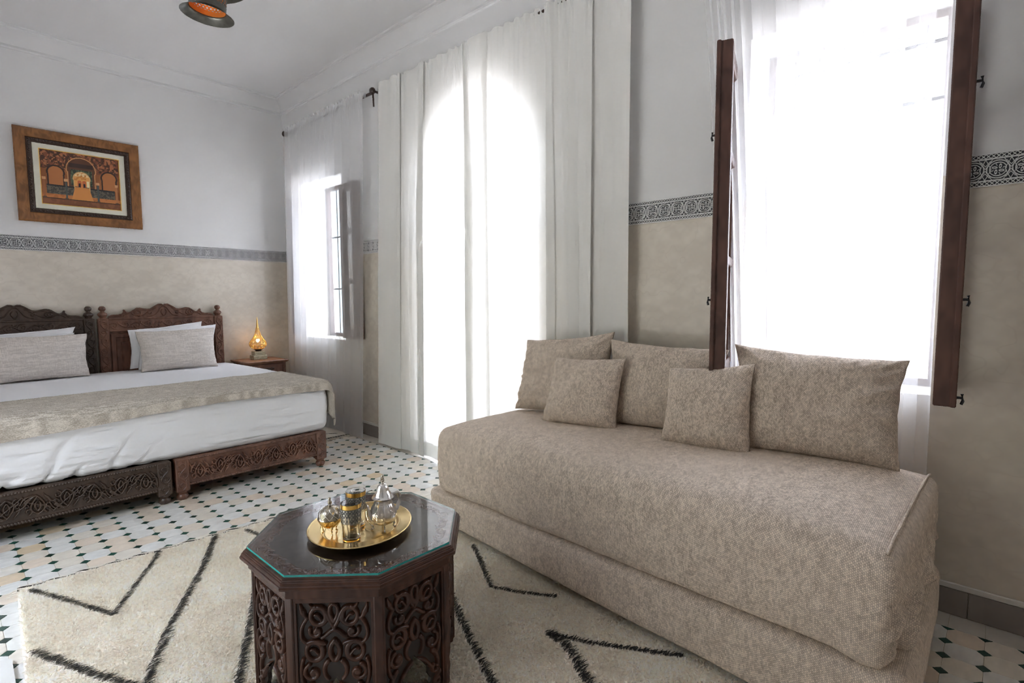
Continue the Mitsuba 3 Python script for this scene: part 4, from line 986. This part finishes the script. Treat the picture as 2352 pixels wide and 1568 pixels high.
# sugar bowl
B0 = np.array([-1.845, -4.262])
sb = thing('sugar_bowl', 'small footed brass sugar bowl with a pierced domed lid, left on the tray', 'sugar bowl')
put('bowl', xf(lathe([(0, .022), (.012, .022), (.024, .028), (.033, .040), (.0365, .048), (.038, .050), (.038, .053), (.035, .053)], 44), None, (*B0, ZS)), 'm_brass', sb, 50)
# pierced lid: a dome with petal bands in relief over a darker shell
dome = [(.0375, .053), (.0372, .058), (.034, .070), (.027, .081), (.016, .088), (.006, .091), (0, .0915)]
l = put('lid', xf(lathe(dome, 44), None, (*B0, ZS)), 'm_old_silver', sb, 50, 'dull silver domed lid')
dr_ = lambda q: np.interp(q, [z for _, z in dome][::1], [r for r, _ in dome])
for k in range(9):
    for dirn in (-1, 1):
        zz = np.linspace(.056, .086, 14); a = 2 * PI * k / 9 + dirn * (zz - .056) * 26
        put('strap', tube(np.stack([B0[0] + (dr_(zz) + .0006) * np.cos(a), B0[1] + (dr_(zz) + .0006) * np.sin(a), ZS + zz], 1), .0012, 6), 'm_silver_smooth', l, 60)
put('finial', xf(lathe([(.004, .090), (.0065, .094), (.0035, .097), (.0060, .101), (.0066, .104), (.004, .108), (.003, .110), (.0045, .114), (.0035, .118), (0, .1195)], 18), None, (*B0, ZS)), 'm_old_silver', l, 50)
for k in range(3):
    a = -1.9 + k * 2 * PI / 3; c, s = math.cos(a), math.sin(a)
    put('foot', tube([(B0[0] + c * r_0, B0[1] + s * r_0, ZS + z) for r_0, z in ((.020, .030), (.026, .024), (.024, .014), (.022, .006), (.027, .002))], [.005, .0042, .003, .0028, .0026], 8), 'm_brass', sb, 60)

# ------------------------------------------------------------------ rugs
rg = thing('rug', 'large cream shaggy rug with black zigzag lines under the carved table and daybed', 'rug')
RA, RBx, RCx, RD = np.array([-2.487, -2.735]), np.array([-.80, -2.84]), np.array([-.80, -5.55]), np.array([-2.640, -5.50])
LINES = [([(-2.46, -2.80), (-2.405, -2.92), (-2.257, -3.285), (-2.01, -2.86), (-1.985, -2.80)], .016), ([(-1.736, -2.82), (-1.898, -3.143), (-2.142, -3.554), (-2.285, -3.850), (-2.387, -3.633), (-2.505, -3.34)], .020),
         ([(-1.60, -2.86), (-1.573, -2.99), (-1.40, -3.30), (-1.62, -3.15 - .1)], .014), ([(-1.62, -3.12), (-1.776, -3.448), (-1.974, -3.852), (-2.078, -4.056), (-2.30, -4.46), (-2.50, -4.1)], .018),
         ([(-.90, -3.90), (-.956, -3.993), (-1.116, -4.243), (-1.052, -4.384), (-.985, -4.50)], .013), ([(-1.05, -3.74), (-1.303, -4.218), (-1.414, -4.43), (-1.518, -4.646), (-1.74, -5.05), (-1.98, -4.6)], .017),
         ([(-1.195, -4.612), (-1.214, -4.722), (-1.319, -4.887), (-1.46, -5.20)], .024), ([(-1.20, -4.625), (-1.128, -4.792), (-.985, -5.045)], .015)]
def rug_uv(u, v): return RA * ((1 - u) * (1 - v))[:, None] + RBx * (u * (1 - v))[:, None] + RCx * (u * v)[:, None] + RD * ((1 - u) * v)[:, None]
gu, gv = np.meshgrid(np.linspace(0, 1, 90), np.linspace(0, 1, 140), indexing='ij')
xy = rug_uv(gu.ravel(), gv.ravel())
edge = np.minimum(np.minimum(gu, 1 - gu) * 1.7, np.minimum(gv, 1 - gv) * 2.8).ravel()
zz = .010 + .006 * np.clip(edge / .03, 0, 1) + .004 * fb(np.c_[xy, xy[:, 0] * 0], 9, 3)
zz = np.where(edge < 1e-6, .0005, zz)
top = gridmesh(np.c_[xy, zz].reshape(90, 140, 3))
if top.face_normals[:, 2].mean() < 0: top.invert()
put('backing', top, 'm_rug_base', rg, True, 'cream woven ground')
def tufts(xy, z, h, w_, lean, rng_, ang0=None, spread=PI):
    n = len(xy); z = np.broadcast_to(z, (n,)); a = (rng_.random(n) * 2 * PI) if ang0 is None else ang0 + rng_.normal(0, spread, n)
    d = np.stack([np.cos(a), np.sin(a)], 1); s_ = np.stack([-d[:, 1], d[:, 0]], 1)
    hh, ll, ww = h * (.7 + .6 * rng_.random(n)), lean * (.5 + rng_.random(n)), w_ * (.7 + .6 * rng_.random(n))
    row = lambda off, zz_, ws: (np.c_[xy + d * off[:, None] - s_ * ws[:, None], zz_], np.c_[xy + d * off[:, None] + s_ * ws[:, None], zz_])
    b0, b1 = row(ll * 0, z, ww * .8); m0, m1 = row(ll * .35, z + hh * .75, ww); t0, t1 = row(ll, z + hh, ww * .5)
    v = np.stack([b0, b1, m1, m0, t1, t0], 1)
    f = np.array([[0, 1, 2], [0, 2, 3], [3, 2, 4], [3, 4, 5]])[None] + (np.arange(n) * 6)[:, None, None]
    return v.reshape(-1, 3), f.reshape(-1, 3)
rg_rng = np.random.default_rng(77)
NT = 330000
uv_ = rg_rng.random((NT, 2)); uv_ = .004 + uv_ * [.992, .990]; 
xy = rug_uv(uv_[:, 0], uv_[:, 1])
near = np.full(NT, False)
for pts, w_ in LINES:
    ls = LineString(pts)
    import shapely
    near |= shapely.distance(ls, shapely.points(xy)) < w_ * .62
keepm = ~near & (uv_[:, 1] > .011)
px = to_px(np.c_[xy, np.full(NT, .03)])
keepm &= (px[:, 2] > .2) & (px[:, 0] > -250) & (px[:, 0] < 2700) & (px[:, 1] < 1900)
keepm &= ~((xy[:, 0] > -.845 - .0976 * (-3.5 - xy[:, 1]) + .10) & (xy[:, 1] < -3.45))
xy = xy[keepm]; cl = fb(np.c_[xy, xy[:, 0] * 0], 7, 4); cl2 = rg_rng.random(len(xy))
v, f = tufts(xy, .012, .0085, .0018, .0110, rg_rng)
col = np.clip(np.array([.99, .925, .845])[None] * (.86 + .28 * cl2 + .25 * cl)[:, None] * np.where(rg_rng.random(len(xy)) < .10, .80, 1.0)[:, None], 0, .96)
col[:, 2] *= .96 + .04 * cl2
put('pile', M(v, f), 'm_pile', rg, False, 'long cream wool pile', 'stuff', color=np.repeat(col, 6, axis=0))
vs, fs, off = [], [], 0
for pts, w_ in LINES:
    pts = np.array(pts); s_ = np.r_[0, np.cumsum(np.linalg.norm(np.diff(pts, axis=0), axis=1))]
    n = int(s_[-1] / .0062); u = (np.arange(n) + rg_rng.random(n) * .7) / n * s_[-1]
    c = np.stack([np.interp(u, s_, pts[:, 0]), np.interp(u, s_, pts[:, 1])], 1)
    wv = 1 + 1.1 * fb(np.c_[u * 22, u * 0, u * 0 + w_ * 1000], 1, 2)
    for r_i in range(3):
        k = rg_rng.random(n) < .85
        q = c[k] + rg_rng.normal(0, .0022, (k.sum(), 2)) + (np.array([.94, -.30]) * (r_i - 1) * w_ * .36)[None] * wv[k][:, None]
        vv, ff = tufts(q, .017, .0075, .0019, w_ * .95, rg_rng, math.radians(-22), .22)
        vs.append(vv); fs.append(ff + off); off += len(vv)
put('zigzag_pattern', M(np.vstack(vs), np.vstack(fs)), 'm_rug_black', rg, False, 'black wool zigzag lines', 'stuff')
# bound far edge: two thin dark cords between cream cords, and a few fringe ends at the corner
e0, e1 = RA, RBx; d_ = (e1 - e0) / np.linalg.norm(e1 - e0); nn = np.array([-d_[1], d_[0]])
for k, (o, mat_) in enumerate([(.000, 'm_rug_base'), (-.007, 'm_rug_black'), (-.014, 'm_rug_base'), (-.021, 'm_rug_black')]):
    ss = np.linspace(0, np.linalg.norm(e1 - e0), 160)
    q = e0 + d_ * ss[:, None] + nn * (o + .003 * np.sin(ss * 31 + k))[:, None]
    put('edge_cord', tube(np.c_[q, .012 + .003 * np.sin(ss * 60 + k)], .0035, 6), mat_, rg, True, 'dark cord along the rug edge' if 'black' in mat_ else None)
for k in range(9):
    b_ = RA + d_ * (.01 + .014 * k if k < 6 else .0) + nn * .004 + (0 if k < 6 else 1) * np.array([-.004, -.02 * (k - 5)])
    dv = nn if k < 6 else np.array([-1, .1])
    L_ = .028 + .02 * rg_rng.random()
    put('fringe_strand', tube([(*(b_ + dv * L_ * a + rg_rng.normal(0, .002, 2)), .010 * (1 - a) + .004) for a in np.linspace(0, 1, 5)], .0022, 5), 'm_rug_base', rg, True)
# flat-woven rug beside the bed
k2 = thing('bedside_rug', 'small cream flat-woven rug with black lines beside the bed under the far window', 'rug')
kx0, kx1, ky0, ky1 = -.66, -.115, -1.425, -.45
put('weave', box(kx0, kx1, ky0, ky1, .0005, .009, .003), 'm_kilim', k2, False)
def ribbon(pts, w_, z):
    return extrude(LineString(pts).buffer(w_ / 2, cap_style='flat'), .0016)
for pts in ([(-.64, -1.36), (-.44, -1.10), (-.18, -.93)], [(-.64, -.98), (-.44, -1.10), (-.18, -1.30)], [(-.44, -1.10), (-.46, -.60)]):
    put('black_line', xf(ribbon(pts, .011, 0), None, (0, 0, .0085)), 'm_rug_black', k2, False)
for i in range(22):
    x = kx0 + .012 + i * (kx1 - kx0 - .024) / 21
    put('border_stitch', box(x - .008, x + .008, ky0 + .006, ky0 + .030, .0085, .012, .001), 'm_rug_black', k2, False)
for i in range(20):
    x = kx0 + .012 + i * (kx1 - kx0 - .024) / 19; a = rg_rng.normal(0, .5)
    put('fringe_tassel', tube([(x + math.sin(a) * .055 * t_ + .006 * math.sin(9 * t_ + i), ky0 - .055 * t_, .007 - .003 * t_) for t_ in np.linspace(0, 1, 6)], .0035, 5), 'm_kilim', k2, True)
# pale board on the floor at the left edge
t = thing('floor_board', 'white rounded board lying on the floor at the left edge of the photo, beside the rug', 'board')
pl = Polygon([(-2.72, -3.325), (-2.562, -3.325), (-2.552, -3.340), (-2.560, -3.75), (-2.72, -3.75)]).buffer(.004)
scene[t] = mikit.ply(xf(extrude(pl, .014), None, (0, 0, .0008)), 'm_white_board', False)

# ------------------------------------------------------------------ nightstand and lamp
t = thing('nightstand', 'small brown wooden nightstand with one drawer in the corner beside the bed', 'nightstand')
nx0, nx1, ny0, ny1, nzt = -.632, -.205, -.418, -.020, .640
put('top', cat(box(nx0, nx1, ny0, ny1, nzt - .016, nzt, .005), box(nx0 + .010, nx1 - .010, ny0 + .010, ny1, nzt - .026, nzt - .014, .004)), 'm_wood_stand', t, False, 'lighter brown overhanging top')
put('body', cat(box(nx0 + .025, nx1 - .025, ny0 + .032, ny1 - .01, .43, nzt - .024), box(nx0 + .025, nx0 + .05, ny0 + .024, ny1 - .01, .43, nzt - .024, .003), box(nx1 - .05, nx1 - .025, ny0 + .024, ny1 - .01, .43, nzt - .024, .003)), 'm_wood_bed', t, False)
d = put('drawer', box(nx0 + .058, nx1 - .058, ny0 + .022, ny0 + .06, .462, nzt - .036, .004), 'm_wood_bed', t, False)
hm = relief(.10, .044, mirror([(arcpts(.05, .022, .009, 0, 2 * PI, 20), .007), (bez((.058, .022), (.075, .042), (.096, .024)), .008), (bez((.058, .022), (.075, .004), (.096, .020)), .007), (arcpts(.05, .022, .002, 0, 6, 8), .009)], .05), .010, .0018)
put('carved_pull', xf(hm, frame((1, 0, 0), (0, 0, 1), (0, -1, 0)), ((nx0 + nx1) / 2 - .03, ny0 + .0222, .535)), 'm_wood_bed_dark', d, 40)
for x in (nx0 + .028, nx1 - .068):
    for y in (ny0 + .028, ny1 - .06):
        put('leg', xf(lathe([(0, 0), (.014, 0), (.018, .02), (.013, .06), (.016, .20), (.021, .34), (.016, .40), (.02, .43), (0, .43)], 20), None, (x + .02, y + .02, 0)), 'm_wood_bed', t, 40)
lp = thing('table_lamp', 'lit brass filigree table lamp, flame shaped, on the nightstand', 'lamp')
LX, LY, LZ = -.415, -.185, nzt + .001
b = put('base', cat(box(LX - .068, LX + .068, LY - .052, LY + .052, LZ, LZ + .042, .003), box(LX - .054, LX + .054, LY - .042, LY + .042, LZ + .040, LZ + .082, .003)), 'm_stone_base', lp, False, 'stepped patinated base')
put('carved_face', cat(xf(relief(.130, .036, vine(.130, .036, .03, .005), .004, .002), frame((1, 0, 0), (0, 0, 1), (0, -1, 0)), (LX - .065, LY - .052, LZ + .003)), xf(relief(.104, .036, vine(.104, .036, .026, .005), .004, .002), frame((1, 0, 0), (0, 0, 1), (0, -1, 0)), (LX - .052, LY - .042, LZ + .044))), 'm_stone_base', b, 40)
put('collar', xf(lathe([(0, .080), (.030, .080), (.032, .086), (.026, .092), (.040, .100), (.044, .104), (.040, .108), (0, .108)], 32), None, (LX, LY, LZ)), 'm_carved_dark', lp, 40)
shade = np.array([(.040, .104), (.060, .116), (.076, .135), (.0815, .155), (.077, .175), (.064, .195), (.048, .215), (.036, .238), (.026, .262), (.019, .290), (.0145, .318)])
# filigree: straps and rings around the shade
sr = lambda zq: np.interp(zq, shade[:, 1], shade[:, 0])
ms = []
zq = np.linspace(.104, .318, 60)
for k in range(14):
    for dirn in (-1, 1):
        a = 2 * PI * k / 14 + dirn * (zq - .104) * 11
        ms.append(tube(np.stack([sr(zq) * np.cos(a), sr(zq) * np.sin(a), zq], 1), np.clip(sr(zq) * .045, .0012, .0032), 5))
for k in range(7):
    for zz_, rr_ in ((.150, .020), (.186, .015), (.222, .010)):
        a = 2 * PI * (k + (.5 if rr_ == .015 else 0)) / 7; tt = np.linspace(0, 2 * PI, 17)
        zc = zz_ + rr_ * np.sin(tt); ang = a + rr_ * np.cos(tt) / sr(zz_)
        ms.append(tube(np.stack([(sr(zc) + .001) * np.cos(ang), (sr(zc) + .001) * np.sin(ang), zc], 1), .0020, 5))
for zz_ in (.108, .135, .200, .245, .285):
    tt = np.linspace(0, 2 * PI, 41); ms.append(tube(np.stack([sr(zz_) * np.cos(tt), sr(zz_) * np.sin(tt), 0 * tt + zz_], 1), .0022, 5))
put('filigree_shade', xf(cat(*ms), None, (LX, LY, LZ)), 'm_lamp_brass', lp, 50, 'pierced brass shade glowing from inside')
put('spire', xf(lathe([(.0145, .316), (.0165, .320), (.012, .330), (.0085, .365), (.005, .400), (.0065, .405), (.0045, .410), (.0025, .430), (0, .436)], 20), None, (LX, LY, LZ)), 'm_lamp_brass', lp, 40)
bulb = trimesh.creation.icosphere(subdivisions=2, radius=.016); bulb.apply_translation((LX, LY, LZ + .190))
put('bulb', bulb, 'm_mat', lp, True, 'glowing bulb')
scene['table_lamp__bulb']['emitter'] = {'type': 'area', 'radiance': {'type': 'rgb', 'value': [95, 54, 20]}}

# ------------------------------------------------------------------ framed painting
t = thing('framed_painting', 'framed painting of an orientalist interior with arches, hanging over the beds', 'painting')
FX0, FX1, FZ0, FZ1 = -2.150, -1.322, 1.886, 2.622
def mitred(x0, x1, z0, z1, prof):
    """picture-frame moulding: prof = (inset, y out of the wall)"""
    rows = []
    for i_, y_ in prof:
        rows.append([(x0 + i_, -y_, z0 + i_), (x1 - i_, -y_, z0 + i_), (x1 - i_, -y_, z1 - i_), (x0 + i_, -y_, z1 - i_), (x0 + i_, -y_, z0 + i_)])
    return gridmesh(np.array(rows))
fm_ = put('moulding', mitred(FX0, FX1, FZ0, FZ1, [(0, .002), (0, .030), (.006, .036), (.014, .037), (.030, .032), (.062, .026), (.070, .028), (.074, .022)]), 'm_gilt_wood', t, 30, 'broad golden brown moulding')
put('inner_moulding', mitred(FX0 + .072, FX1 - .072, FZ0 + .072, FZ1 - .072, [(0, .012), (0, .024), (.010, .031), (.024, .031), (.034, .022), (.038, .012)]), 'm_carved_dark', t, 30, 'dark carved inner moulding')
bead = trimesh.creation.icosphere(subdivisions=1, radius=1.0)
cx0, cx1, cz0, cz1 = FX0 + .089, FX1 - .089, FZ0 + .089, FZ1 - .089
ms = []
for (xa, za, xb, zb) in ((cx0, cz0, cx1, cz0), (cx0, cz1, cx1, cz1), (cx0, cz0, cx0, cz1), (cx1, cz0, cx1, cz1)):
    L_ = math.hypot(xb - xa, zb - za); n = int(L_ / .021)
    for i in range(n + 1):
        b_ = bead.copy(); hor = abs(xb - xa) > abs(zb - za); big = .0095 if i % 3 else .006
        b_.apply_scale([big if hor else .007, .008, .007 if hor else big]); b_.apply_translation((xa + (xb - xa) * i / n, -.031, za + (zb - za) * i / n)); ms.append(b_)
put('carved_beads', cat(*ms), 'm_carved_dark', fm_, True, None, 'stuff')
put('mount', mitred(FX0 + .108, FX1 - .108, FZ0 + .108, FZ1 - .108, [(0, .012), (.002, .020), (.040, .020), (.041, .014)]), 'm_mat', t, False, 'cream mount')
put('gilt_slip', mitred(FX0 + .147, FX1 - .147, FZ0 + .147, FZ1 - .147, [(0, .021), (.005, .021), (.006, .012)]), 'm_gold_edge', t, False, 'thin gold slip')
PX0, PX1, PZ0_, PZ1_ = FX0 + .152, FX1 - .152, FZ0 + .152, FZ1 - .152
NX, NZ = 220, 180
U, V = np.meshgrid(np.linspace(0, 1, NX), np.linspace(0, 1, NZ), indexing='ij')       # V up
C3 = np.zeros((NX, NZ, 3)); C3[:] = lin(74, 44, 30)
nz_ = lambda s, sd=0: meshkit.fbm(np.stack([U * s, V * s * .8, U * 0 + sd], -1), 3, sd)
def paint(mask, rgb, a=1.0): C3[mask] = C3[mask] * (1 - a) + np.array(lin(*rgb)) * a
paint((nz_(28, 1) > .53) & (V > .60), (122, 66, 42)); paint((nz_(40, 2) > .60) & (V > .66), (165, 104, 66))
wall_ = (V < .66) & (V > .20); paint(wall_, (150, 92, 48)); paint(wall_ & (nz_(9, 4) > .5), (136, 80, 42))
def arch(cx, hw, z0, zs_, horse=1.08): 
    return ((np.abs(U - cx) < hw) & (V > z0) & (V < zs_)) | ((((U - cx) / (hw * horse)) ** 2 + ((V - zs_) / (hw * 1.35)) ** 2 < 1) & (V >= zs_ - hw * .3))
for cx_ in (.18, .86):
    paint(arch(cx_, .105, .36, .60), (52, 30, 22)); paint(arch(cx_, .085, .36, .60), (172, 108, 60)); 
paint(arch(.50, .178, .20, .70), (196, 140, 92)); paint(arch(.50, .165, .20, .70), (92, 54, 34))
paint((np.abs(U - .5) < .155) & (V > .74) & (V < .82), (58, 38, 30))
paint((np.abs(U - .5) < .135) & (V > .40) & (V < .70), (46, 56, 42)); paint((np.abs(U - .5) < .135) & (V > .40) & (V < .70) & (nz_(60, 6) > .55), (92, 104, 74))
paint(arch(.50, .105, .20, .53), (214, 170, 112)); paint(arch(.50, .092, .20, .53), (222, 158, 84))
ins = arch(.50, .092, .20, .53)
paint(ins & (V > .58), (236, 206, 156)); paint(ins & (nz_(44, 8) > .56) & (V > .5), (196, 128, 56))
for cx_ in (.47, .53): paint(arch(cx_, .024, .36, .47), (190, 96, 52)); paint(arch(cx_, .013, .36, .43), (22, 20, 26))
paint(ins & (np.abs(U - .585) < .022) & (V > .37) & (V < .50), (238, 224, 180)); paint(ins & (V > .335) & (V < .385) & (np.abs(U - .5) > .03), (84, 74, 74))
dado = (V > .20) & (V < .37) & ((U > .06) & (U < .40) | (U > .605) & (U < .93)); paint(dado, (66, 62, 56)); paint(dado & (nz_(60, 9) > .52), (104, 96, 80)); paint(dado & (V > .345), (40, 38, 38))
paint((V < .20), (186, 116, 62)); paint((V < .20) & (nz_(12, 12) > .52), (170, 102, 52)); paint((V < .37) & (np.abs(U - .5) < .09 + (.37 - V) * .2), (206, 136, 70)); 
paint(V < .115, (134, 82, 50)); paint((V < .115) & (nz_(16, 13) > .5), (120, 72, 44)); paint(np.abs(V - .118) < .007, (66, 38, 26))
for cx_, c_r in ((.30, (72, 82, 78)), (.705, (72, 82, 78)), (.035, (150, 92, 56)), (.955, (176, 116, 70))):
    paint((np.abs(U - cx_) < .012) & (V > .13) & (V < .46), c_r); paint((np.abs(U - cx_) < .022) & (V > .45) & (V < .50), (206, 156, 112)); paint((np.abs(U - cx_) < .020) & (V > .12) & (V < .14), (90, 66, 50))
P = np.stack([PX0 + (PX1 - PX0) * U, -.0135 + 0 * U, PZ0_ + (PZ1_ - PZ0_) * V], -1)
put('canvas', gridmesh(P), 'm_painting', t, False, 'painted arcade in browns and ochres', color=(C3 * .82).reshape(-1, 3))
put('backing_board', box(FX0 + .02, FX1 - .02, -.012, -.001, FZ0 + .02, FZ1 - .02), 'm_carved_dark', t, False)

# ------------------------------------------------------------------ hanging lamp
t = thing('pendant_lamp', 'cluster of dark perforated tin pendant lamps hanging from the ceiling', 'pendant lamp')
HX, HY, HZ = -1.806, -3.290, 2.425
def shade_tin(tilt, az, off, parent, rad, ln, label):
    """perforated tube with a flared brim; local z points down the tube towards the brim"""
    n, k = 120, 60
    a = np.arange(n) * 2 * PI / n; zz = np.linspace(0, ln, k); fl = .030
    prof = np.where(zz > ln - fl, rad + (np.clip(zz - ln + fl, 0, 1) / fl) ** 1.3 * .032, rad)
    zf = np.where(zz > ln - fl, ln - fl + (zz - ln + fl) * .75, zz)
    Pq = np.stack([prof[None] * np.cos(a)[:, None], prof[None] * np.sin(a)[:, None], zf[None] + 0 * a[:, None]], -1)
    i, j = np.meshgrid(np.arange(n), np.arange(k - 1), indexing='ij')
    hole = ((i + 2 * ((j // 3) % 2)) % 4 < 2) & (j % 3 < 2) & (zf[j] < ln - .056) & (zf[j] > .03)
    q = np.stack([i * k + j, ((i + 1) % n) * k + j, ((i + 1) % n) * k + j + 1, i * k + j + 1], -1)[~hole].reshape(-1, 4)
    f = np.vstack([q[:, [0, 1, 2]], q[:, [0, 2, 3]]])
    m_out = M(Pq.reshape(-1, 3), f)
    inn_ = Pq.copy(); s_ = (prof - .0018) / prof; inn_[..., :2] *= s_[None, :, None]
    jj = int(np.argmax(zz > ln - .032))
    fi = f[(f % k < jj).all(1)]
    m_in = M(inn_.reshape(-1, 3), fi[:, ::-1]); m_in.remove_unreferenced_vertices()
    d = np.array([math.sin(tilt) * math.cos(az), math.sin(tilt) * math.sin(az), -math.cos(tilt)])
    ex = np.cross(d, [0, 1, 0]); ex /= np.linalg.norm(ex); R = frame(ex, np.cross(d, ex), d)
    org = np.array([HX, HY, HZ]) + off - d * ln
    key = put('tin_shade', xf(m_out, R, org), 'm_tin', parent, 40, label)
    put('copper_lining', xf(m_in, R, org), 'm_copper_in', key, 40, 'copper coloured inside')
    put('cap', xf(lathe([(0, -.012), (rad * .6, -.010), (rad, 0), (rad, .004), (0, .004)], 40), R, org), 'm_tin', key, 40)
    bl = trimesh.creation.icosphere(subdivisions=2, radius=.022); bl.apply_translation((0, 0, ln * .35))
    kb = put('bulb', xf(bl, R, org), 'm_mat', key, True)
    scene[kb]['emitter'] = {'type': 'area', 'radiance': {'type': 'rgb', 'value': [7, 3.6, 1.2]}}
    return org
tops = []
tops.append(shade_tin(.10, math.radians(133), np.array([0, 0, 0.0]), t, .069, .20, 'dark tin tube with a flared brim, nearest the camera'))
tops.append(shade_tin(.22, math.radians(-20), np.array([.06, -.03, .105]), t, .069, .20, 'dark tin tube with a flared brim, higher up'))
tops.append(shade_tin(.30, math.radians(200), np.array([-.12, -.20, .18]), t, .069, .20, None))
hub = np.array([HX + .03, HY + .10, ZC - .25])
for o in tops:
    put('cord', tube([o, (o + hub) / 2 + [0, 0, .03], hub], .004, 6), 'm_iron', t, True)
put('ceiling_stem', cat(tube([hub - [0, 0, .01], (hub[0], hub[1], ZC - .004)], .009, 10), xf(lathe([(0, 0), (.05, 0), (.055, -.012), (.02, -.03), (0, -.03)], 28), None, (hub[0], hub[1], ZC - .001))), 'm_iron', t, 40)
